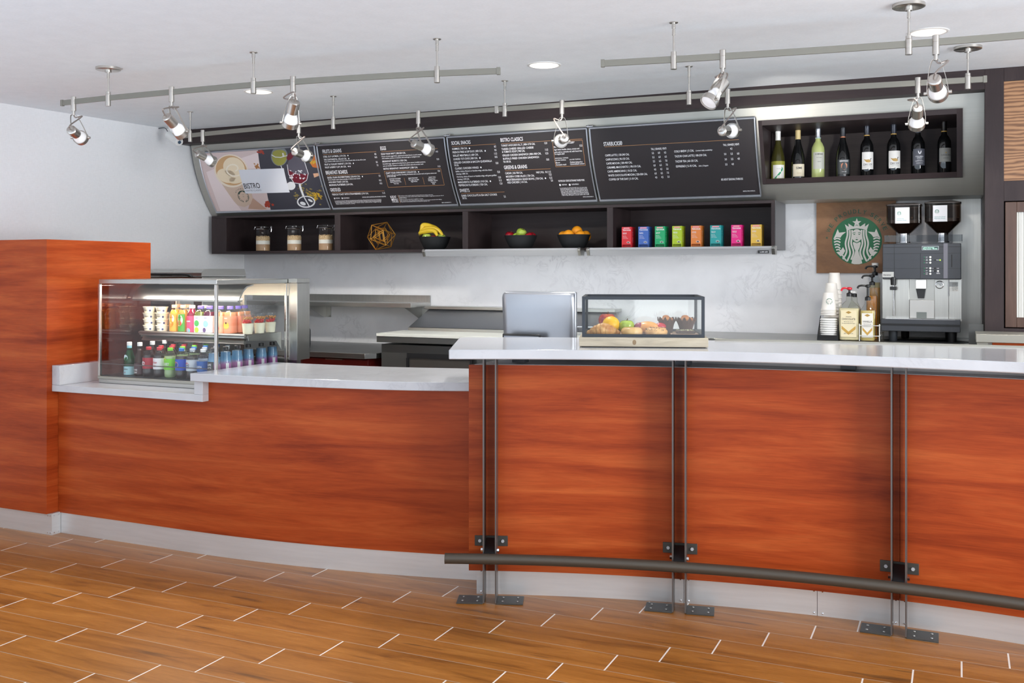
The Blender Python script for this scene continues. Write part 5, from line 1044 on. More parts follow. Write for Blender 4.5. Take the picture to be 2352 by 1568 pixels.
APR = apple_mat('red_apple_skin', rgb(120, 12, 26), rgb(168, 26, 40)); APG = apple_mat('green_apple_skin', rgb(146, 178, 52), rgb(182, 204, 92)); APM = apple_mat('pinkish_apple_skin', rgb(150, 40, 66), rgb(196, 96, 60))
ORS = P('orange_skin', rgb(242, 158, 30), .42); ORY = P('yellow_orange_skin', rgb(246, 190, 36), .42); BRN = P('brown_stem', rgb(92, 64, 40), .7)
def fruit(kind, loc, r, m, label, group, tilt=(0, 0), stem=True, cat=None):
    T = thing(kind, label, cat or kind, loc, group); T.rotation_euler = (tilt[0], tilt[1], 0)
    b = B()
    if kind == 'apple': b.lathe([(.0008, .18*r), (.25*r, .04*r), (.5*r, .06*r), (.82*r, .40*r), (r, .98*r), (.93*r, 1.42*r), (.62*r, 1.74*r), (.30*r, 1.74*r), (.08*r, 1.56*r), (.0008, 1.54*r)], (0, 0, -r*.95), 24)
    else: b.ball((0, 0, 0), r, 24)
    obj('skin', b, m, T, local=True, sub=1)
    if stem: b = B(); b.tube([(0, 0, .56*r), (.04*r, 0, .8*r), (.12*r, 0, 1.02*r)] if kind == 'apple' else [(0, 0, .97*r), (0, 0, 1.02*r)], .05*r if kind == 'apple' else .09*r, 6); obj('stem', b, BRN, T, local=True)
    return T
yb = 6.125
BN = thing('banana_bunch', 'bunch of four yellow bananas in the black bowl', 'bananas', (BX[0]-.05, yb-.01, Z5+.10))
BMAT, BTIP = P('banana_skin', rgb(232, 196, 50), .45), P('banana_tip', rgb(96, 82, 40), .6)
hub = Vector((BX[0]-.098, yb-.03, Z5+.106))
for k, (mid, end) in enumerate((((-.015, .035, .062), (.10, .03, -.004)), ((.02, .0, .045), (.125, -.01, -.006)), ((.035, -.03, .026), (.10, -.045, -.012)), ((-.03, .01, .068), (.045, .04, .02)))):
    p0 = hub; p1 = hub+Vector((.05, 0, .0))+Vector(mid)*1.0; p2 = hub+Vector((.06, 0, 0))+Vector(end)
    c = cr([p0, hub+Vector((.01, mid[1]*.4, mid[2]*.6)), p1, (p1+p2)/2+Vector((.012, 0, .014)), p2], 6); n = len(c)
    rad = [max(.004, .0175*min(1, sin(pi*min(max((i+1.2)/(n+1.2), 0), 1))**.45)) for i in range(n)]
    b = B(); b.tube(c, rad, 10); q = obj('banana', b, BMAT, BN)
    b = B(); b.ball(c[-1], .0055, 8); obj('tip', b, BTIP, q)
b = B(); b.ball(hub+Vector((-.004, 0, 0)), .012, 10); obj('bunch_stem', b, BTIP, BN)
G1 = 'fruit in the banana bowl'; G2 = 'apples in the middle bowl'; G3 = 'oranges in the right bowl'
fruit('apple', (BX[0]-.035, yb-.050, Z5+.082), .036, APG, 'green apple at the front left of the banana bowl', G1); fruit('apple', (BX[0]+.022, yb-.054, Z5+.070), .034, APR, 'red apple peeking over the rim of the banana bowl', G1); fruit('apple', (BX[0]+.062, yb-.022, Z5+.080), .036, APG, 'green apple at the right of the banana bowl', G1)
fruit('apple', (BX[1]-.066, yb-.03, Z5+.086), .036, APR, 'red apple at the left of the apple bowl', G2, (.2, .3)); fruit('apple', (BX[1]-.002, yb-.060, Z5+.074), .034, APG, 'green apple at the front of the apple bowl', G2, (.5, .2)); fruit('apple', (BX[1]+.004, yb+.002, Z5+.106), .038, APG, 'green apple on top of the apple bowl', G2, (.1, .5)); fruit('apple', (BX[1]+.068, yb-.025, Z5+.078), .035, APR, 'dark red apple at the right of the apple bowl', G2, (.4, -.4)); fruit('apple', (BX[1]+.060, yb+.05, Z5+.080), .034, APR, 'dark red apple at the back right of the apple bowl', G2, (.5, .7))
for x, y, z, w in ((-.066, -.02, .078, 'leftmost orange in the bowl'), (-.012, -.066, .084, 'front orange in the bowl'), (.018, .012, .112, 'topmost orange in the bowl'), (.058, -.036, .080, 'front right orange in the bowl'), (.072, .032, .080, 'rightmost orange in the bowl'), (-.045, .055, .080, 'rear left orange in the bowl')): fruit('orange', (BX[2]+x, yb+y, Z5+z), .037, ORS, w, G3)

BEIGE = {}
for i, (cx0, cx1, nm, c, c2, flav) in enumerate(((370, 463, 'red', (206, 30, 40), (176, 24, 34), 'ENGLISH BREAKFAST'), (530, 628, 'blue', (58, 98, 176), (46, 78, 140), 'EARL GREY'), (690, 786, 'emerald green', (10, 158, 100), (8, 130, 84), 'JADE CITRUS MINT'), (857, 950, 'lime green', (166, 190, 30), (140, 162, 30), 'EMPERORS CLOUDS'), (1037, 1135, 'orange', (216, 124, 52), (190, 108, 60), 'ORANGE BLOSSOM'), (1223, 1328, 'teal', (28, 150, 150), (40, 130, 132), 'PEACH TRANQUILITY'), (1426, 1525, 'magenta', (222, 26, 126), (196, 30, 116), 'PASSION TANGO'), (1615, 1718, 'mustard yellow', (218, 176, 68), (200, 160, 60), 'YOUTHBERRY'))):
    Y = 6.035; xa = onY(1340+.2381*cx0, 560, Y).x; xb = onY(1340+.2381*cx1, 560, Y).x; h = .131
    T = thing('tea_box', '%s upright tea carton in the row on the shelf' % nm, 'tea box', ((xa+xb)/2, Y+.04, Z5), 'tea cartons on the shelf')
    m1 = P('tea_'+nm.replace(' ', '_'), rgb(*c), .45)
    b = B(); b.box(xa, xb, Y, Y+.085, Z5+.018, Z5+h).box(xa, xb, Y+.03, Y+.085, Z5, Z5+.0178).box(xa, xa+.004, Y, Y+.03, Z5, Z5+.018).box(xb-.004, xb, Y, Y+.03, Z5, Z5+.018); obj('carton', b, m1, T)
    w = xb-xa; f = flat((xa, Y-.0006, Z5), (1, 0, 0), (0, 0, 1))
    b = B(); b.box(xa+.006, xb-.006, Y+.0004, Y+.028, Z5, Z5+.007); obj('tray', b, P('tea_tray', tuple(x*.55 for x in rgb(*c)[:3])+(1,), .5), T)
    b = B(); b.poly([f(.012, .119), f(w-.012, .119), f(w-.012, .127), f(.012, .127)]); obj('top_tab', b, P('tab', rgb(230, 150, 160), .5), T)
    b = B(); put_text(b, 'TEAVANA', lambda u, v: f(.006+u, .106+v), w-.010, .0095); put_text(b, flav.split()[0], lambda u, v: f(.007+u, .091+v), .026, .004); put_text(b, flav.split()[-1], lambda u, v: f(.007+u, .085+v), .026, .004)
    for k in range(3): put_text(b, ('BLACK TEA', 'full leaf sachets', 'net wt 15 sachets')[k], (lambda k: lambda u, v: f(.007+u, .072-.008*k+v))(k), .022+.006*k, .003)
    g = flat((xb+.0006, Y, Z5), (0, 1, 0), (0, 0, 1)); put_text(b, 'tea 15', lambda u, v: g(.03-v, .03+u), .07, .006)
    obj('lettering', b, PAPER, T)
    b = B()
    for k in range(5): a = .5+.5*k; cx, cz = w*.68, .026; L = .016; b.poly([f(cx, cz), f(cx+L*.5*cos(a)-.004*sin(a), cz+L*.5*sin(a)+.004*cos(a)), f(min(cx+L*cos(a), w-.002), cz+L*sin(a)), f(cx+L*.5*cos(a)+.004*sin(a), cz+L*.5*sin(a)-.004*cos(a))])
    obj('leaf_print', b, P('leaf_'+nm.replace(' ', '_'), tuple(min(1, x*.5+.45) for x in rgb(*c)[:3])+(1,), .5), T)
# ================================================================== BAKERY CASE ON THE BAR
e1 = Vector((.950, .312, 0)); e2 = Vector((-.312, .950, 0)); BO_ = Vector((-1.479, 3.956, 1.1205)); BWD = .545; BDP = .44
def bx(u, v, z): return BO_+e1*u+e2*v+Vector((0, 0, z))
def obox(b, u0, u1, v0, v1, z0, z1): b.hexa([bx(u0, v0, z0), bx(u1, v0, z0), bx(u1, v1, z0), bx(u0, v1, z0)], [bx(u0, v0, z1), bx(u1, v0, z1), bx(u1, v1, z1), bx(u0, v1, z1)]); return b
BC_ = thing('bakery_case', 'black framed glass bakery case on a weathered wood base on the bar', 'display box', bx(BWD/2, BDP/2, 0))
WOODG = wood('weathered_pine', [rgb(160, 150, 134), rgb(190, 178, 156), rgb(206, 196, 176)], (2.5, 2.5, 26), .65, 0, .12)
b = obox(B(), 0, BWD, 0, BDP, .003, .042); obj('wooden_base', b, WOODG, BC_, bev=.002)
b = B(); 
for k in range(28): a = 2*pi*k/28; 
b.poly([bx(.235+.008*cos(2*pi*k/20), -.0006, .022+.011*sin(2*pi*k/20)) for k in range(20)]); obj('knot', b, P('wood_knot', rgb(140, 118, 90), .6), BC_)
b = obox(B(), .012, BWD-.012, .012, BDP-.012, 0, .0028); obj('base_pad', b, BLACK, BC_)
u0, u1, v0, v1, z0, z1, w = .012, BWD-.014, .012, BDP-.014, .0422, .216, .013
b = B()
for u in (u0, u1-w):
    for v in (v0, v1-w): obox(b, u, u+w, v, v+w, z0+w, z1-w)
for z in (z0, z1-w):
    obox(b, u0, u1, v0, v0+w, z, z+w); obox(b, u0, u1, v1-w, v1, z, z+w); obox(b, u0, u0+w, v0+w, v1-w, z, z+w); obox(b, u1-w, u1, v0+w, v1-w, z, z+w)
obj('frame', b, P('bakery_case_black', rgb(44, 50, 58), .5), BC_)
for nm, a in (('front_glass', (u0+w, u1-w, v0+.005, v0+.007)), ('rear_glass', (u0+w, u1-w, v1-.007, v1-.005)), ('side_glass', (u0+.005, u0+.007, v0+w, v1-w)), ('side_glass', (u1-.007, u1-.005, v0+w, v1-w))): obj(nm, obox(B(), *a, z0+w, z1-w), GLASS, BC_, flat=True)
obj('top_glass', obox(B(), u0+w, u1-w, v0+w, v1-w, z1-.008, z1-.006), GLASS, BC_, flat=True)
BZ = BO_.z+.043
obj('case_floor', obox(B(), u0+w, u1-w, v0+w, v1-w, .0422, .0432), P('tan_case_floor', rgb(150, 120, 86), .4), BC_); BZ = BO_.z+.0434
def U(px): return (px-1332)/(1622-1332)*(BWD-.02)+.008
BG = 'food in the bakery case'
def bump_mat(name, c1, c2, sc=40, rough=.5, bs=.3):
    m, t, p = mat(name); f = noise(t, mapping(t, (1, 1, 1)), sc, 5, .6); t.links.new(ramp(t, f, [(.35, c1), (.65, c2)]), p.inputs['Base Color']); p.inputs['Roughness'].default_value = rough; bump(t, p, f, bs, .004); return m
CRU = bump_mat('golden_crust', rgb(176, 112, 52), rgb(222, 174, 112)); BAG = bump_mat('plain_bagel_crust', rgb(206, 156, 92), rgb(226, 184, 122), 14, .4, .1); CHO = bump_mat('chocolate_crumb', rgb(48, 26, 18), rgb(70, 40, 26), 50, .6); MUF = bump_mat('muffin_top', rgb(130, 72, 34), rgb(196, 128, 66), 46, .6)
# croissant
q = bx(U(1384), .085, 0); C_ = thing('croissant', 'golden flaky croissant at the front left of the bakery case', 'croissant', (q.x, q.y, BZ), BG)
b = B(); rr = random.Random(5)
for i in range(9):
    t_ = (i-4)/4; c = Vector((q.x, q.y, BZ))+e1*(t_*.058)+e2*(.022*t_*t_)+Vector((0, 0, .0)); r = .034*(1-.55*abs(t_)**1.6)
    b.ball(c+Vector((0, 0, r*.82)), r, 18, .75 if abs(t_) < .9 else 1, 1, .85, ax=(0, 0, 1))
obj('pastry', b, CRU, C_)
def bagel(px, v, r, lb, seeds):
    q = bx(U(px), v, 0); T = thing('bagel', lb, 'bagel', (q.x, q.y, BZ), BG); b = B(); n, k = 28, 14
    G = [[b.m.verts.new((q.x+(r*.62+r*.40*cos(2*pi*j/k))*cos(2*pi*i/n), q.y+(r*.62+r*.40*cos(2*pi*j/k))*sin(2*pi*i/n), BZ+.019+.019*sin(2*pi*j/k))) for j in range(k)] for i in range(n)]
    for i in range(n):
        for j in range(k): b.face([G[i][j], G[(i+1) % n][j], G[(i+1) % n][(j+1) % k], G[i][(j+1) % k]])
    obj('dough_ring', b, BAG if not seeds else bump_mat('seeded_crust', rgb(196, 136, 70), rgb(226, 176, 110), 30), T)
    if seeds:
        b = B(); R2 = random.Random(9)
        for _ in range(130): a = R2.random()*6.28; s = R2.uniform(.1, .9)*pi; rad = r*.62+r*.41*cos(s); b.ball((q.x+rad*cos(a), q.y+rad*sin(a), BZ+.019+.0195*sin(s)), .0016, 5)
        o = obj('seeds', b, P('seed', rgb(96, 70, 40), .7), T); o['kind'] = 'stuff'
bagel(1452, .075, .046, 'plain smooth bagel at the front of the bakery case', False); bagel(1510, .078, .048, 'seeded bagel at the front of the bakery case', True)
def bf(kind, px, v, r, m, lb, zz=0, **k):
    q = bx(U(px), v, 0); return fruit(kind, (q.x, q.y, BZ+r*.96+zz), r, m, lb, BG, **k)
bf('orange', 1402, .175, .040, ORY, 'bright yellow orange behind the croissant', .003, stem=False); bf('apple', 1392, .27, .042, APM, 'red and pink apple behind the yellow orange', .014); bf('apple', 1440, .175, .036, APG, 'green apple in the middle of the bakery case')
q = bx(U(1491), .175, 0); T = thing('wrapped_peach_pastry', 'orange pastry in red and clear wrapping behind the seeded bagel', 'pastry', (q.x, q.y, BZ), BG)
b = B(); b.ball((q.x, q.y, BZ+.030), .046, 20, 1.15, .8, .64); obj('pastry', b, P('peach_pastry', rgb(232, 160, 80), .35), T)
for du, c in ((-.034, rgb(150, 50, 80)), (.056, rgb(206, 44, 60))):
    b = B(); p = Vector((q.x, q.y, BZ+.036))+e1*du; b.ball(p, .026, 14, 1, .9, .7); obj('wrapper', b, P('red_wrapper', c, .25), T)
for px, v, r, lb in ((1538, .20, .038, 'chocolate muffin in a dark paper wrap, left of two'), (1584, .19, .042, 'chocolate muffin in a dark paper wrap, right of two')):
    q = bx(U(px), v, 0); T = thing('muffin', lb, 'muffin', (q.x, q.y, BZ), BG); b = B(); n = 40
    G = [[b.m.verts.new((q.x+rr_*(1+.05*(i % 2)*k/3)*cos(2*pi*i/n), q.y+rr_*(1+.05*(i % 2)*k/3)*sin(2*pi*i/n), BZ+z+(.012*sin(i*1.9) if k == 4 else 0))) for i in range(n)] for k, (rr_, z) in enumerate(((.024, 0), (.026, .02), (r*.80, .045), (r*.98, .062), (r*1.05, .070)))]
    for a, c in zip(G, G[1:]):
        for i in range(n): b.face([a[i], a[(i+1) % n], c[(i+1) % n], c[i]])
    b.face(G[0][::-1]); obj('paper_wrap', b, P('brown_muffin_paper', rgb(74, 44, 34), .6), T)
    b = B(); b.ball((q.x, q.y, BZ+.062), r*.82, 18, 1, 1, .55); b.ball((q.x-.004, q.y, BZ+.077), r*.42, 12, 1, 1, .6); obj('muffin_top', b, MUF, T)
q = bx(U(1577), .075, 0); T = thing('packaged_brownie', 'dark brownie in a clear wrapper at the front right of the bakery case', 'brownie', (q.x, q.y, BZ), BG)
b = obox(B(), U(1556), U(1600), .04, .11, .058, .070); obj('brownie_slab', b, CHO, T, bev=.003)
b = obox(B(), U(1543), U(1608), .032, .118, .0436, .0575); obj('wrapper_tray', b, P('wrapper_brown', rgb(150, 118, 96), .3), T, bev=.004)
b = B(); R2 = random.Random(3)
for _ in range(40): p = bx(U(1558)+R2.random()*.07, .045+R2.random()*.06, .071); b.ball(p, .0022, 5)
o = obj('sprinkles', b, P('sprinkle', rgb(190, 190, 150), .6), T); o['kind'] = 'stuff'

# ================================================================== SIGN AND COFFEE CORNER
def E(cx, cy, Y): return onY(1840+.2423*cx, 440+.2423*cy, Y)
BY = 6.382; SGN = thing('coffee_sign', 'square plywood sign with a round green and white emblem on the wall', 'sign', (-.575, 6.39, 1.431))
PLY = wood('plywood', [rgb(112, 74, 42), rgb(136, 94, 56), rgb(156, 110, 70)], (2.2, 2.2, 3.4), .5, .1, .08)
b = B(); b.box(-.807, -.345, BY, 6.399, 1.431, 1.895); obj('board', b, PLY, SGN)
c0 = E(528, 463, BY-.002); RX = (E(765, 463, BY).x-E(292, 463, BY).x)/2; RZ = (E(528, 237, BY).z-E(528, 690, BY).z)/2
emblem(SGN, lambda u, v, l: Vector((c0.x+u*RX, BY-.0012-l, c0.z+v*RZ)), 1.0, .0008, P('emblem_white', rgb(218, 218, 212), .5), GREEN)
b = B()
for s, a0, da in (('WE', 158, -10), ('PROUDLY', 132, -9.5), ('SERVE', 60, -9.1)):
    for i, ch in enumerate(s):
        a = radians(a0+da*i); w = .135 if ch != 'W' else .18
        put_text(b, ch, (lambda a, w: lambda u, v: Vector((c0.x+RX*(1.14*cos(a)+(u-w/2)*sin(a)+v*cos(a)), BY-.0015, c0.z+RZ*(1.14*sin(a)-(u-w/2)*cos(a)+v*sin(a)))))(a, w), w, .165)
for a in (174, 8): b.poly([(c0.x+RX*(1.22*cos(radians(a))+.036*cos(k*pi/8)), BY-.0015, c0.z+RZ*(1.22*sin(radians(a))+.036*sin(k*pi/8))) for k in range(16)])
obj('lettering', b, P('sign_dark_green', rgb(38, 84, 58), .5), SGN, flat=True)

EM = thing('espresso_machine', 'black and steel espresso machine with two bean hoppers', 'coffee machine', (E(1140, 1410, 5.93).x, 6.1, 1.0497))
def ebox(cx0, cx1, cy0, cy1, y0, y1, zb=None):
    a = E(cx0, cy1, y0); c = E(cx1, cy0, y0); return B().box(a.x, c.x, y0, y1, a.z if zb is None else zb, c.z)
HD = obj('head', ebox(772, 1517, 488, 828, 5.905, 6.34), MACH, EM, bev=.004)
BD = obj('body', ebox(770, 1524, 829, 1214, 5.965, 6.34), STEEL, EM)
for a, c_, y in ((770, 1025, 5.955), (1264, 1398, 5.955), (1400, 1522, 5.953)): obj('side_panel', ebox(a, c_, 832, 1205, y, 5.9645), STEELV, BD, bev=.001)
obj('brew_chamber', ebox(1028, 1262, 832, 1022, 5.958, 5.9645), P('brew_back_steel', rgb(168, 168, 164), .25, .9), BD)
obj('lower_panel', ebox(1028, 1262, 1028, 1198, 5.935, 5.9645), P('light_steel_panel', rgb(186, 186, 184), .4, .5), BD, bev=.002)
obj('cup_slot', ebox(1095, 1190, 1142, 1197, 5.9325, 5.9348), P('slot_grey', rgb(104, 110, 108), .5), BD)
obj('spout_block', ebox(1085, 1185, 832, 920, 5.915, 5.957), WHITE, BD, bev=.003)
a, c_ = E(1088, 920, 5.925), E(1180, 1012, 5.925); b = B(); b.prism([(a.x, 5.93, a.z-.001), (c_.x, 5.93, a.z-.001), (c_.x-.008, 5.93, c_.z), (a.x+.010, 5.93, c_.z)], (0, .025, 0)); obj('spout', b, BLACK, BD)
TRY = obj('drip_tray', ebox(756, 1510, 1219, 1318, 5.885, 6.34), MACH, EM, bev=.003)
obj('tray_groove', ebox(758, 1508, 1262, 1266, 5.8835, 5.8848), BLACK, TRY)
b = ebox(800, 1460, 1213, 1218, 5.90, 5.953); obj('tray_grate', b, CHROME, TRY)
for cx, y in ((870, 5.95), (1432, 5.95), (960, 6.24), (1400, 6.24)):
    a = E(cx, 1300, 5.93); zt = E(870, 1319, 5.93).z; b = B(); b.lathe([(.020, 1.0498), (.022, 1.056), (.024, zt)], (a.x, y, 0), 20); obj('foot', b, CHARC if cx == 870 else BLACK, EM)
for cy in (525, 585, 648, 728): obj('panel_groove', ebox(774, 1515, cy-1.2, cy+1.2, 5.9038, 5.9048), BLACK, HD)
for cx in (885, 1133): obj('panel_seam', ebox(cx-1, cx+1, 490 if cx == 885 else 585, 826, 5.9030, 5.9036), BLACK, HD)
obj('grey_stripe', ebox(1350, 1390, 490, 822, 5.902, 5.9045), P('stripe_grey', rgb(112, 112, 122), .45), HD)
dsp = obj('display_screen', ebox(1143, 1306, 514, 556, 5.901, 5.9045), P('display_frame', rgb(150, 156, 160), .3), HD, bev=.001)
obj('screen', ebox(1150, 1299, 520, 550, 5.9003, 5.9008), P('lcd', rgb(62, 84, 84), .3), dsp)
b = B(); 
for s, x0, x1, cy in (('select beverage', 1158, 1262, 534), ('Espresso 18.05', 1158, 1290, 547)): a = E(x0, cy, 5.9); c_ = E(x1, cy, 5.9); put_text(b, s, flat((a.x, 5.8998, a.z), (1, 0, 0), (0, 0, 1)), c_.x-a.x, .0055)
obj('lettering', b, P('lcd_text', rgb(190, 232, 210), .4, emit=(.5, 1, .8, 1), es=.5), dsp)
WB = P('button_white', rgb(216, 218, 214), .4); GB = P('button_green', rgb(20, 150, 90), .4)
for cx, cy, r, m in [(1225, y, 10, WB) for y in (620, 646, 673, 725, 751, 778)]+[(1168, y, 4, GB) for y in (620, 646, 673, 725, 751, 778)]+[(1318, 648, 6, P('led_green', rgb(150, 210, 40), .4, emit=(.5, 1, .1, 1), es=1)), (1270, 648, 7, BLACK), (1298, 752, 9, WB), (1270, 727, 9, BLACK), (1270, 752, 9, BLACK)]:
    a = E(cx, cy, 5.903); b = B(); b.cyl((a.x, 5.9044, a.z), (a.x, 5.9005, a.z), r*.2423*.00243, n=12); obj('button', b, m, HD)
b = B()
for cy, s in ((624, 'SHORT'), (643, 'TALL'), (655, 'COFFEE'), (677, 'DECAF'), (727, 'HOT'), (752, 'MILK'), (773, 'FOAM'), (785, 'MILK')): a = E(1182, cy, 5.903); put_text(b, s, flat((a.x, 5.9025, a.z), (1, 0, 0), (0, 0, 1)), .0105, .0038)
for cx, cy, s, w in ((1283, 651, 'RINSE', .013), (1286, 729, 'START', .012), (1245, 729, '1x', .006), (1245, 754, '2x', .006), (1283, 772, 'CLEAN', .014), (1283, 780, 'PROGRAM', .018)): a = E(cx, cy, 5.903); put_text(b, s, flat((a.x, 5.9025, a.z), (1, 0, 0), (0, 0, 1)), w, .0036)
obj('lettering', b, PAPER, HD)
obj('card_slot', ebox(1423, 1433, 596, 715, 5.9025, 5.904), BLACKM, HD)
pl = obj('name_plate', ebox(770, 879, 760, 812, 5.9015, 5.904), P('plate_silver', rgb(186, 186, 182), .35, .4), HD)
b = B(); a = E(780, 796, 5.9); put_text(b, 'Verismo', flat((a.x, 5.9008, a.z), (1, 0, 0), (0, 0, 1)), .040, .009, .3); obj('lettering', b, INK, pl)
a = E(1313, 882, 5.95); b = B(); b.lathe([(.0225, 0), (.0225, .008), (.019, .010)], (a.x, 5.9525, a.z), 24, (0, -1, 0)); gg = obj('pressure_gauge', b, CHROME, BD); b = B(); b.cyl((a.x, 5.9424, a.z), (a.x, 5.9412, a.z), .0178, n=20); obj('dial', b, P('dial_grey', rgb(196, 200, 200), .4), gg)
b = B(); b.poly([(a.x-.001, 5.9405, a.z-.001), (a.x+.012, 5.9405, a.z-.006), (a.x+.001, 5.9405, a.z+.001)]); obj('needle', b, INK, gg)
st = obj('notice_sticker', ebox(1408, 1488, 856, 945, 5.9515, 5.9527), P('sticker_grey', rgb(206, 208, 206), .5), BD)
b = B()
for i, s in enumerate(('CAUTION', 'HOT SURFACE', 'do not touch', 'NOTICE', 'hot liquid', 'use cup')): a = E(1432, 872+i*13, 5.95); put_text(b, s, flat((a.x, 5.9508, a.z), (1, 0, 0), (0, 0, 1)), .027, .004)
obj('lettering', b, INK, st)
a = E(873, 830, 5.90); c_ = E(876, 1180, 5.90)
b = B(); b.tube([(a.x, 5.92, a.z-.01), (c_.x, 5.915, E(0, 940, 5.92).z), (c_.x, 5.915, c_.z)], .0045, 10); sw = obj('steam_wand', b, CHROME, EM)
b = B(); b.cyl((a.x, 5.915, E(0, 805, 5.92).z), (a.x, 5.915, E(0, 880, 5.92).z), .0165, .014).box(a.x-.018, a.x+.018, 5.905, 5.925, E(0, 925, 5.9).z, E(0, 895, 5.9).z); obj('grip', b, BLACK, sw, bev=.002)
b = B(); b.tube([(E(1398, 0, 5.94).x, 5.945, E(0, 832, 5.94).z), (E(1398, 0, 5.94).x, 5.945, E(0, 975, 5.94).z)], .003, 8); obj('hot_water_tube', b, CHROME, EM)
a, c_ = E(790, 490, 5.93), E(1530, 405, 5.93); b = B(); b.box(a.x, c_.x, 5.93, 5.934, E(0, 487, 5.905).z+.001, c_.z).box(c_.x-.004, c_.x, 5.935, 6.33, E(0, 487, 5.905).z+.001, c_.z).box(a.x, a.x+.004, 5.935, 6.33, E(0, 487, 5.905).z+.001, c_.z); obj('cup_guard', b, thin_glass('grey_acrylic', (.72, .74, .76, 1), .8), EM, flat=True)
for k, (cx0, cx1, ctop, cbot) in enumerate(((808, 1140, 150, 318), (1171, 1516, 139, 308))):
    Yh = 6.04; hx = (E(cx0, 0, Yh).x+E(cx1, 0, Yh).x)/2; hr = (E(cx1, 0, Yh).x-E(cx0, 0, Yh).x)/2; z0 = E(0, 488, 5.905).z+.0005; zt, zs, zn = E(0, ctop, Yh).z, E(0, cbot, Yh).z, E(0, 408, Yh).z; nr = .032
    b = B(); b.lathe([(nr, zn), (hr, zs), (hr, zt-.004)], (hx, Yh+.06, 0), 40, sq=7, sy=.95, cap=False); hp = obj('bean_hopper', b, SMOKE, EM)
    b = B(); b.lathe([(nr-.003, zn+.001), (hr-.006, zs+.001), (hr-.006, zs+.018)], (hx, Yh+.06, 0), 36, sq=7, sy=.95); obj('coffee_beans', b, bump_mat('coffee_beans', rgb(26, 16, 12), rgb(52, 34, 26), 90, .45), hp)
    b = B(); b.lathe([(hr-.004, zs+.020), (hr-.004, zt-.010)], (hx, Yh+.06, 0), 36, sq=7, sy=.95, cap=False); obj('inner_wall', b, thin_glass('brown_acrylic', (.45, .36, .31, 1), .5, .1), hp)
    b = B(); b.lathe([(hr+.003, zt-.004), (hr+.003, zt+.002), (hr*.7, zt+.010), (.001, zt+.012)], (hx, Yh+.06, 0), 40, sq=7, sy=.95); obj('lid', b, P('hopper_lid', rgb(66, 58, 54), .3), hp)
    b = B(); b.lathe([(.034, z0), (.034, z0+.006), (.030, z0+.007), (.030, zn-.001), (.033, zn)], (hx, Yh+.06, 0), 24); obj('neck', b, CHROME, hp)
    yf_ = Yh+.06-hr*.95-.0022; lx0, lx1 = E(892 if k == 0 else 1250, 0, yf_).x, E(1028 if k == 0 else 1386, 0, yf_).x; lz0, lz1 = E(0, 318 if k == 0 else 308, yf_).z, E(0, 173 if k == 0 else 162, yf_).z
    b = B(); b.box(lx0, lx1, yf_-.0008, yf_, lz0, lz1); lb = obj('paper_label', b, PAPER, hp)
    ex, ez = lx0+(lx1-lx0)*.28, lz0+(lz1-lz0)*.62
    emblem(lb, (lambda ex, ez, yy: lambda u, v, l: Vector((ex+u, yy-.0014-l, ez+v)))(ex, ez, yf_), .0115, .0004, PAPER, P('label_green', rgb(30, 130, 100), .5))
    b = B(); 
    for i, s in enumerate(('Starbucks', 'Espresso Roast') if k == 0 else ('Starbucks Decaf', 'Espresso Roast')): put_text(b, s, flat((lx0+.008, yf_-.0014, lz0+.024-.009*i), (1, 0, 0), (0, 0, 1)), (.038, .052)[i] if k == 0 else .056, .0055)
    obj('lettering', b, P('teal_print', rgb(90, 160, 160), .5), lb)
b = B(); b.lathe([(.001, 1.0497), (.20, 1.0497), (.20, 1.0515), (.001, 1.0516)], (-.16, 6.0, 0), 40, sx=1.15, sy=.72); obj('rubber_mat', b, BLACKM, label='black rubber mat under the espresso machine', cat='mat', origin=(-.16, 6.0, 1.0497))

# cups ------------------------------------------------------------
PCUP = P('paper_cup_white', rgb(234, 230, 224), .5)
CUP = thing('paper_cup', 'x', 'cup', (0, 0, 0))          # upside down, mouth at the bottom
b = B(); b.lathe([(.043, 0), (.0445, .003), (.043, .006), (.0415, .008), (.030, .100), (.0285, .101), (.027, .094), (.001, .094)], n=32, cap=False); obj('cup_wall', b, PCUP, CUP, local=True)
LCUP = thing('paper_cup', 'x', 'cup', (0, 0, 0))
b = B(); b.lathe([(.043, 0), (.0445, .003), (.043, .006), (.0415, .008), (.030, .100), (.0285, .101), (.027, .094), (.001, .094)], n=32, cap=False); lw = obj('cup_wall', b, PCUP, LCUP, local=True)
def cone(u, v, l):
    z = .052+v; r = .0415-(z-.008)*.125+.0012+l; a = -pi/2+.2+u/.036; return Vector((r*cos(a), r*sin(a), z))
emblem(lw, cone, .0175, .0005, PCUP, P('cup_green', rgb(40, 120, 90), .5))
for ch in list(lw.children): ch.location = (0, 0, 0)
ORD = ['topmost', 'second', 'third', 'fourth', 'fifth', 'sixth', 'seventh', 'eighth', 'ninth', 'tenth', 'eleventh', 'twelfth']
HB = E(255, 1405, 5.88); HX = E(262, 1300, 5.90).x; z_rack = 1.0497
CH = thing('cup_holder', 'black angled cup and lid holder on the back counter', 'holder', (HX, 5.90, 1.0497))
b = B(); b.prism([(HX-.058, 5.955, 1.050), (HX-.058, 5.845, 1.050), (HX-.056, 5.845, 1.078), (HX-.054, 5.955, 1.185)], (.004, 0, 0)); b.prism([(HX+.054, 5.955, 1.050), (HX+.054, 5.845, 1.050), (HX+.052, 5.845, 1.078), (HX+.050, 5.955, 1.185)], (.004, 0, 0)); obj('side_walls', b, BLACK, CH)
b = B(); b.box(HX-.0535, HX+.0535, 5.845, 5.955, 1.050, 1.062).box(HX-.0535, HX+.0535, 5.843, 5.847, 1.0622, 1.080); obj('base', b, BLACK, CH)
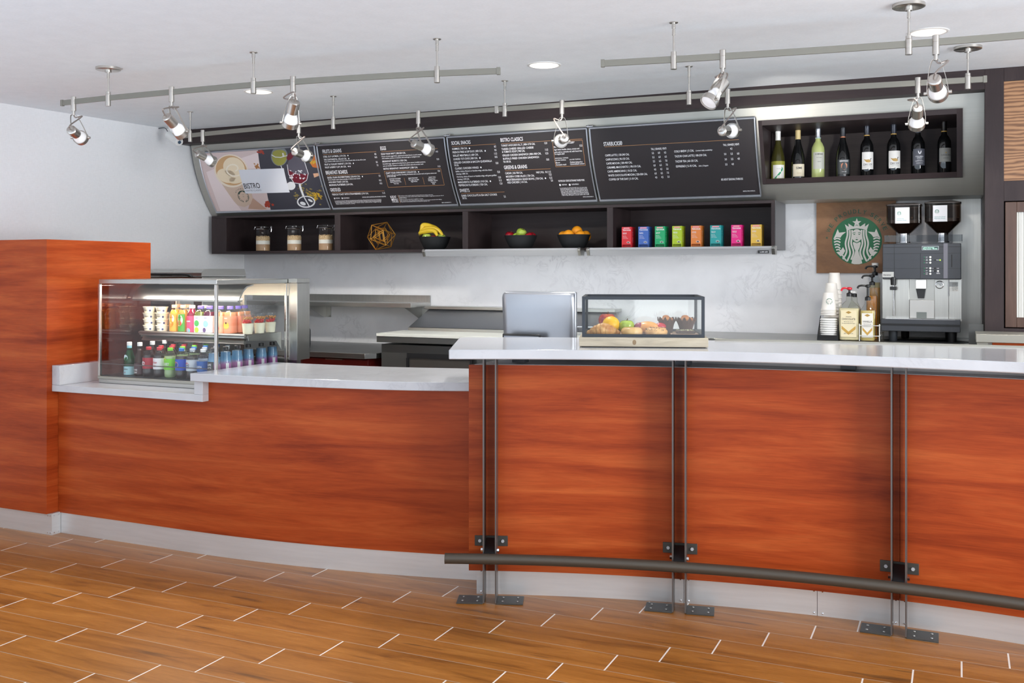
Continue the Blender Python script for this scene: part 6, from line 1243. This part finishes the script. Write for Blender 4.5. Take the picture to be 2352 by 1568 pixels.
LID = thing('takeaway_lid', 'x', 'lid', (0, 0, 0)); b = B(); b.lathe([(.0465, 0), (.048, .002), (.047, .007), (.043, .009), (.040, .0115), (.001, .0118)], n=28); obj('lid_shell', b, WHITE, LID, local=True)
for i in range(9):
    lb = 'white plastic cup lid, %s in the black holder' % ORD[8-i]; l = (HX, 5.90, 1.0625+.0125*i)
    if i == 0: LID.location = l; LID['label'] = lb; LID['group'] = 'lids in the holder'
    else: dup(LID, l, lb, 0, 'lids in the holder')
zt = E(0, 955, 5.90).z
for i in range(4):
    l = (HX, 5.90, zt-.101-.009*i); lb = 'white paper cup, %s of the front cup stack' % ORD[i]
    if i == 0: LCUP.location = l; LCUP['label'] = 'upside-down white paper cup with a green emblem, topmost of the front stack'; LCUP['group'] = 'upside-down paper cups'
    elif i == 1: CUP.location = l; CUP['label'] = lb; CUP['group'] = 'upside-down paper cups'
    else: dup(CUP, l, lb, 0, 'upside-down paper cups')
for nm, cx, Y, top, n, ringc in (('middle', 287, 6.02, 865, 12, rgb(206, 184, 152)), ('rear', 316, 6.13, 768, 12, rgb(40, 120, 84))):
    X = E(cx, 800, Y).x; zt = E(0, top, Y).z; n = min(12, int((zt-.101-1.050)/.0125)+1); sp = (zt-.101-1.0500)/(n-1)
    for i in range(n):
        c_ = dup(CUP, (X, Y, zt-.101-sp*i), 'white paper cup, %s of the %s cup stack' % (ORD[i], nm), 0, 'upside-down paper cups')
        if i == 0:
            b = B(); b.lathe([(.0306, .088), (.0300, .0955)] if nm == 'rear' else [(.0304, .094), (.0297, .1005)], n=32, cap=False); obj('coloured_band', b, P('cup_band', ringc, .5), c_, local=True)
            c_['label'] = 'white paper cup with a %s band, topmost of the %s stack' % ('green' if nm == 'rear' else 'tan', nm)
# syrups ----------------------------------------------------------
def pump(T, x, y, z0, zh, L, m, stem=BLACK):
    b = B(); b.lathe([(.016, z0), (.016, z0+.018), (.009, z0+.022), (.006, z0+.024), (.006, zh-.006)], (x, y, 0), 18); obj('pump_stem', b, stem, T)
    b = B(); b.lathe([(.010, zh-.008), (.015, zh-.004), (.015, zh+.004), (.008, zh+.008), (.001, zh+.009)], (x, y, 0), 16); b.tube(cr([(x, y, zh), (x-L*.5, y-.004, zh+.003), (x-L*.86, y-.006, zh-.001), (x-L, y-.007, zh-.014)], 5), .0055, 8); obj('pump_head', b, m, T)
SYG = 'syrup bottles by the coffee machine'
def syrup(lb, cx0, cx1, cy_sh, cy_neck, Y, liqc, labc, txts, fill=.9, nozzle=.05, pm=BLACK, cyp=900, sq=5, depth_=.8, glass=PET, pumpon=True, capm_=None):
    x0, x1 = E(cx0, 0, Y).x, E(cx1, 0, Y).x; X = (x0+x1)/2; r = (x1-x0)/2; zs = E(0, cy_sh, Y).z; zn = E(0, cy_neck, Y).z; z0 = 1.0517
    T = thing('syrup_bottle', lb, 'syrup bottle', (X, Y, z0), SYG); pr = [(r*.9, z0), (r, z0+.006), (r, zs-.012), (r*.86, zs), (.017, (zs*.45+zn*.55)), (.016, zn)]
    b = B(); b.lathe(pr, (X, Y, 0), 32, sq=sq, sy=depth_, cap=False); obj('bottle_body', b, glass, T)
    zf = z0+(zs-z0)*fill; b = B(); b.lathe([(r*.88, z0+.002), (r*.965, z0+.007), (r*.965, zf)], (X, Y, 0), 32, sq=sq, sy=depth_*.97); obj('syrup', b, liqc, T)
    if pumpon: pump(T, X, Y, zn-.002, E(0, cyp, Y).z, nozzle, pm)
    else: b = B(); b.lathe([(.019, zn), (.019, zn+.022), (.001, zn+.023)], (X, Y, 0), 18); obj('cap', b, capm_ or WHITE, T)
    if labc:
        yy = Y-r*depth_-.0012; lw_ = r*1.5; lz0, lz1 = z0+.02, zs-.024; f = flat((X-lw_/2, yy, lz0), (1, 0, 0), (0, 0, 1)); H_ = lz1-lz0
        b = B(); b.box(X-lw_/2, X+lw_/2, yy, yy+.0008, lz0, lz1); L = obj('paper_label', b, labc, T)
        b = B(); b.poly([f(lw_/2-.016, H_-.012)-Vector((0, .0006, 0)), f(lw_/2, H_-.020)-Vector((0, .0006, 0)), f(lw_/2+.016, H_-.012)-Vector((0, .0006, 0)), f(lw_/2, H_-.004)-Vector((0, .0006, 0))]); obj('diamond_mark', b, GLD, L)
        b = B(); b.poly([f(.004, H_*.30), f(lw_/2, H_*.08), f(lw_-.004, H_*.30), f(lw_-.004, H_*.42), f(lw_/2, H_*.20), f(.004, H_*.42)]); [setattr(v, 'co', v.co-Vector((0, .0006, 0))) for v in b.m.verts]; obj('chevron_mark', b, P('gold_chevron', rgb(200, 160, 80), .4), L)
        b = B()
        for s, vv, h, ww in txts: put_text(b, s, (lambda vv, ww: lambda u, v: f(lw_/2-ww/2+u, H_*vv+v)-Vector((0, .0006, 0)))(vv, min(ww, lw_*.92)), min(ww, lw_*.92), h)
        obj('lettering', b, INK, L)
    return T
FROST = thin_glass('frosted_plastic', (.92, .93, .90, 1), .7, .3)
syrup('white chocolate sauce jug with a bright red pump', 360, 556, 1075, 985, 5.90, P('white_chocolate', rgb(226, 214, 176), .35), P('label_ivory', rgb(232, 220, 184), .5), [('WHITE', .74, .005, .03), ('CHOCOLATE', .64, .010, .072), ('flavored sauce', .56, .004, .05), ('for handcrafted beverages', .50, .004, .07), ('NET WT 63 OZ', .12, .004, .05)], .93, .043, P('pump_red', rgb(214, 26, 48), .35), 915, glass=FROST)
syrup('clear vanilla syrup bottle with a black pump, front of the group', 562, 704, 1100, 1020, 5.885, P('vanilla_syrup', rgb(206, 184, 112), .12, 0, .7), P('label_paper', rgb(232, 230, 222), .5), [('VANILLA', .62, .010, .05), ('flavored syrup', .54, .004, .04), ('naturally sweet', .47, .004, .04)], .95, .055, BLACK, 890, sq=4)
syrup('amber syrup bottle with a black pump behind the vanilla bottle', 618, 728, 960, 880, 6.02, P('amber_syrup', rgb(176, 112, 34), .12, 0, .7), None, [], .95, .055, BLACK, 798, sq=4)
syrup('golden syrup bottle with the tallest black pump', 648, 752, 880, 790, 6.14, P('golden_syrup', rgb(196, 138, 54), .12, 0, .7), None, [], .95, .052, BLACK, 712, sq=4)
syrup('tall pale syrup bottle with a white cap beside the machine', 652, 752, 830, 712, 6.27, P('pale_syrup', rgb(214, 190, 120), .12, 0, .7), None, [], .95, 0, BLACK, 0, sq=4, pumpon=False)
syrup('frosted sauce jug partly hidden behind the white chocolate jug', 440, 566, 1085, 990, 6.10, P('dark_sauce', rgb(150, 126, 92), .35), None, [], .93, .02, WHITE, 950, glass=FROST)
x0, x1 = E(552, 0, 5.84).x, E(742, 0, 5.84).x
RK = thing('wire_rack', 'white wire rack around the syrup bottles', 'rack', ((x0+x1)/2, 5.95, 1.0517)); b = B()
for z in (E(0, 1350, 5.84).z, E(0, 1255, 5.84).z): b.tube([(x0, 5.845, z), (x1, 5.845, z), (x1, 6.19, z+.0), (x0, 6.19, z)], .003, 6, True)
for x, y in ((x0, 5.845), (x1, 5.845), (x1, 6.02), (x1, 6.19), (x0, 6.19), (x0, 6.02)): b.tube([(x, y, 1.0519), (x, y, E(0, 1240, 5.84).z)], .003, 6)
obj('rods', b, P('white_wire', rgb(222, 222, 216), .4), RK)
# ================================================================== CEILING: TRACKS, SPOTLIGHTS, DOWNLIGHTS
ZT = 2.345
T1 = cr([(-4.378, 3.808, ZT), (-4.032, 3.796, ZT), (-3.60, 3.800, ZT), (-3.106, 3.815, ZT), (-2.596, 3.868, ZT), (-2.18, 3.936, ZT), (-1.88, 4.007, ZT)], 10)
T2 = cr([(-1.407, 4.045, ZT), (-1.106, 4.092, ZT), (-.654, 4.152, ZT), (-.18, 4.20, ZT), (.228, 4.222, ZT), (.8, 4.21, ZT)], 10)
T3 = cr([(-4.80, 5.14, ZT), (-4.646, 5.075, ZT), (-3.652, 4.99, ZT), (-2.735, 4.962, ZT), (-1.692, 4.985, ZT), (-.796, 5.04, ZT), (.118, 5.122, ZT)], 10)
def rail(pts, lb, stems, canopies, joints=()):
    c = pts[len(pts)//2]; T = thing('light_track', lb, 'light track', (c.x, c.y, ZC-.001)); h = .0135; w = .005; b = B(); rings = []
    for i, p in enumerate(pts):
        t = (pts[min(i+1, len(pts)-1)]-pts[max(i-1, 0)]).normalized(); n_ = Vector((-t.y, t.x, 0))*w
        rings.append([b.m.verts.new(p+n_+Vector((0, 0, s))) for s in (h, -h)]+[b.m.verts.new(p-n_+Vector((0, 0, s))) for s in (-h, h)])
    for a, d in zip(rings, rings[1:]):
        for k in range(4): b.face([a[k], a[(k+1) % 4], d[(k+1) % 4], d[k]])
    b.face(rings[0][::-1]); b.face(rings[-1]); obj('rail', b, TRACK, T)
    for p, q in ((pts[0], pts[1]), (pts[-1], pts[-2])):
        d = (p-q).normalized(); n_ = Vector((-d.y, d.x, 0))*.008; b = B(); e = p+d*.004; s_ = p-d*.012
        b.hexa([s_+n_-Vector((0, 0, .0165)), e+n_-Vector((0, 0, .0165)), e-n_-Vector((0, 0, .0165)), s_-n_-Vector((0, 0, .0165))], [s_+n_+Vector((0, 0, .0165)), e+n_+Vector((0, 0, .0165)), e-n_+Vector((0, 0, .0165)), s_-n_+Vector((0, 0, .0165))]); obj('end_cap', b, TRACK, T, bev=.001)
    for x in stems+canopies:
        p = min(pts, key=lambda v: abs(v.x-x)); i = pts.index(p); j = min(i+1, len(pts)-1) if pts[min(i+1, len(pts)-1)].x > x > p.x else max(i-1, 0); q = pts[j]
        k = 0 if abs(q.x-p.x) < 1e-6 else (x-p.x)/(q.x-p.x); p = p+(q-p)*max(0, min(1, k))
        b = B(); b.lathe([(.0042, ZT+.02), (.0042, ZC-.045)], (p.x, p.y, 0), 12).lathe([(.0065, ZC-.055), (.0065, ZC-.004)], (p.x, p.y, 0), 14); st = obj('stem', b, NICKEL, T)
        b = B(); b.lathe([(.0135, ZT-.042), (.0135, ZT+.018), (.012, ZT+.020), (.012, ZT+.032), (.005, ZT+.034)], (p.x, p.y, 0), 20); obj('clamp', b, NICKEL, st)
        b = B(); R = .062 if x in canopies else .019; b.lathe([(R, ZC-.0005), (R, ZC-(.012 if R > .05 else .003)), (R*.94, ZC-(.014 if R > .05 else .004)), (.016 if R > .05 else .008, ZC-(.015 if R > .05 else .005)), (.016 if R > .05 else .008, ZC-.026)], (p.x, p.y, 0), 32); obj('ceiling_plate', b, NICKEL, st)
    for x in joints:
        p = min(pts, key=lambda v: abs(v.x-x)); b = B(); b.box(p.x-.036, p.x-.014, p.y-.009, p.y+.009, ZT-.021, ZT+.02).box(p.x+.014, p.x+.036, p.y-.009, p.y+.009, ZT-.021, ZT+.02); obj('joint_block', b, NICKEL, T, bev=.002)
    return T
rail(T1, 'curved light track nearest the camera at the upper left', [-3.103, -2.162], [-4.03])
rail(T2, 'curved light track nearest the camera at the upper right', [-1.102], [-.179])
rail(T3, 'long light track running in front of the menu boards', [-4.653, -3.447, -2.297, -1.267], [.041], joints=[-2.297])

# lamps: pixel x on the track, ring centre, back of socket, whether it turns away from the room
def spot(pts, px, ring, back, away, lb, roll=0):
    def at(x):     # where the vertical plane of this pixel column meets the track
        best = None
        for a, c in zip(pts, pts[1:]):
            ra = (lambda p: PX0+FPX*(p.dot(CAMR))/depth(p)); fa, fc = ra(a)-x, ra(c)-x
            if fa*fc <= 0: k = fa/(fa-fc) if fa != fc else 0; return a+(c-a)*k
        return pts[0] if abs(PX0+FPX*pts[0].dot(CAMR)/depth(pts[0])-x) < abs(PX0+FPX*pts[-1].dot(CAMR)/depth(pts[-1])-x) else pts[-1]
    p = at(px); d = depth(p); sc = d/FPX
    T = thing('track_spotlight', lb, 'spotlight', (p.x, p.y, ZT), 'spotlights on the tracks')
    b = B(); b.lathe([(.0135, ZT-.050), (.0135, ZT-.0005), (.0128, ZT), (.0135, ZT+.001), (.0135, ZT+.026), (.012, ZT+.027)], (p.x, p.y, 0), 20); obj('track_adapter', b, NICKEL, T, bev=.001)
    ap = Vector((p.x, p.y, ZT-.072)); b = B(); b.cyl(ap, (p.x, p.y, ZT-.050), .0075, n=14); obj('swivel', b, NICKEL, T)
    # ring centre in the world, at the same depth as the apex
    def w(x, y, dd): t = (x-PX0)/FPX; v = CAMF*dd+CAMR*(t*dd); v.z = EYE-(y-HOR)/FPX*dd; return v
    C = w(ring[0], ring[1], d); L = .118; dl = .02
    for _ in range(30):
        K = w(back[0], back[1], d-dl*(1 if away else -1)); v = C-K; lat = v-CAMF*v.dot(CAMF); dl = dl*.5+.5*sqrt(max(L*L-lat.length_squared, .0003))
    A = (C-K).normalized()
    S = Vector((-A.y, A.x, 0)); S = S.normalized() if S.length > .05 else CAMR.copy()
    if S.dot(CAMR) < 0: S = -S
    if roll: S = (Matrix.Rotation(roll, 3, A) @ S)
    R = .038
    b = B(); b.lathe([(R, -.004), (R, .022), (R-.002, .022), (R-.0025, -.004), (R, -.004)], C-A*.006, 32, A, cap=False); rg = obj('lamp_ring', b, NICKEL, T)
    b = B(); b.lathe([(.0225, -.058), (.0225, -.045), (.028, -.032), (.033, -.012), (.0345, .004), (.034, .010), (.020, .013), (.0005, .014)], C, 28, A); obj('bulb', b, BULB, T)
    b = B(); b.lathe([(.018, -.120), (.0225, -.118), (.0255, -.114), (.0255, -.056), (.0225, -.054)], C, 28, A); sk = obj('socket', b, NICKEL, T)
    for s in (-1, 1): b = B(); b.cyl(C+S*s*(R+.001), C+S*s*(R+.013), .0065, n=12); obj('knob', b, NICKEL, rg)
    b = B(); up = (ap-C); 
    def arm(s): q = C+S*s*(R+.0025); top = ap+S*s*.013; return [q, q+(top-q)*.35+S*s*.004, q+(top-q)*.75+S*s*.005, top+S*s*.001]
    a1, a2 = arm(-1), arm(1); path = cr(a1+[ap+Vector((0, 0, .004))]+a2[::-1], 4)
    tn = up.normalized(); wd = S.cross(tn).normalized()*.006; nrings = []
    for i, q in enumerate(path):
        t = (path[min(i+1, len(path)-1)]-path[max(i-1, 0)]).normalized(); th = t.cross(wd.normalized()).normalized()*.0008
        nrings.append([b.m.verts.new(q+wd+th), b.m.verts.new(q-wd+th), b.m.verts.new(q-wd-th), b.m.verts.new(q+wd-th)])
    for u, v in zip(nrings, nrings[1:]):
        for j in range(4): b.face([u[j], u[(j+1) % 4], v[(j+1) % 4], v[j]])
    b.face(nrings[0][::-1]); b.face(nrings[-1]); obj('yoke', b, NICKEL, T)
    bk = C-A*.120; out = (bk-ap); side = -S if (bk-ap).dot(S) <= 0 else S
    b = B(); b.tube(cr([ap, ap+Vector((0, 0, -.012))+side*.012, ap+side*.045+Vector((0, 0, -.006)), bk-A*.034+side*.012+Vector((0, 0, .012)), bk-A*.012, bk+A*.004], 7), .0035, 8); obj('cord', b, P('braided_cord', rgb(150, 140, 134), .35, .5), T)
    return C, A
SP = []
for a in ((T1, 169, (184.7, 316), (163, 298), True, 'spotlight on the upper left track, leftmost of all'), (T1, 394, (415, 303), (382, 267), True, 'second spotlight on the upper left track, tilted down right'), (T1, 673, (667, 282), (677, 233), True, 'third spotlight on the upper left track, pointing straight down'),
          (T3, 466, (486, 370), (452, 352), True, 'spotlight over the poster of the coffee cup, left end of long track'), (T3, 686.5, (704.8, 359), (676, 348), True, 'spotlight before the gap between poster and breakfast menu'), (T3, 961, (984, 344), (949, 329), True, 'spotlight over the right side of the breakfast menu'),
          (T3, 1291, (1288, 324), (1297, 317), True, 'spotlight over the bistro classics menu'), (T2, 1660, (1631, 231), (1664, 187), False, 'spotlight on the upper right track, tilted down left with lens showing'), (T3, 1671.5, (1682, 300), (1657, 301), True, 'spotlight over the coffee menu board'),
          (T2, 2149.5, (2154, 213), (2146, 182), True, 'spotlight on the upper right track near the round ceiling plate'), (T3, 2108.5, (2105.5, 284), (2108, 246), True, 'spotlight hanging in front of the wine bottles')):
    SP.append(spot(*a))
for (C, A) in SP[3:7]+[SP[8], SP[10]]:
    l = bpy.data.lights.new('spot_lamp', 'SPOT'); l.energy = 9; l.spot_size = radians(70); l.spot_blend = .8; l.color = (1, .94, .86); l.shadow_soft_size = .03
    o = bpy.data.objects.new('spot_lamp', l); COL.objects.link(o); o.location = C+A*.03; o.rotation_euler = A.to_track_quat('-Z', 'Y').to_euler()
for x, y, r, lb, on in ((-1.937, 4.67, .087, 'round recessed ceiling downlight in the middle, glowing white', 1.1), (-.12, 4.723, .085, 'round recessed ceiling downlight near the right ceiling plate', .5), (-3.759, 4.668, .085, 'round recessed ceiling downlight behind the upper left track', .6)):
    T = thing('recessed_downlight', lb, 'downlight', (x, y, ZC), 'recessed downlights')
    b = B(); b.lathe([(r, -.0005), (r, -.003), (r*.92, -.005), (r*.86, -.004), (r*.86, -.0008)], (x, y, ZC), 40, cap=False); obj('trim_ring', b, WHITE, T)
    b = B(); b.cyl((x, y, ZC-.0012), (x, y, ZC-.0025), r*.86, n=40); obj('lamp_face', b, P('downlight_face', rgb(250, 240, 228), .4, emit=(1, .95, .88, 1), es=on), T)
    l = bpy.data.lights.new('downlight_lamp', 'SPOT'); l.energy = {-1.937: 66, -.12: 42, -3.759: 86}[x]; l.spot_size = radians(140); l.spot_blend = .7; l.color = (1, .95, .88); l.shadow_soft_size = .07
    o = bpy.data.objects.new('downlight_lamp', l); COL.objects.link(o); o.location = (x, y, ZC-.02)
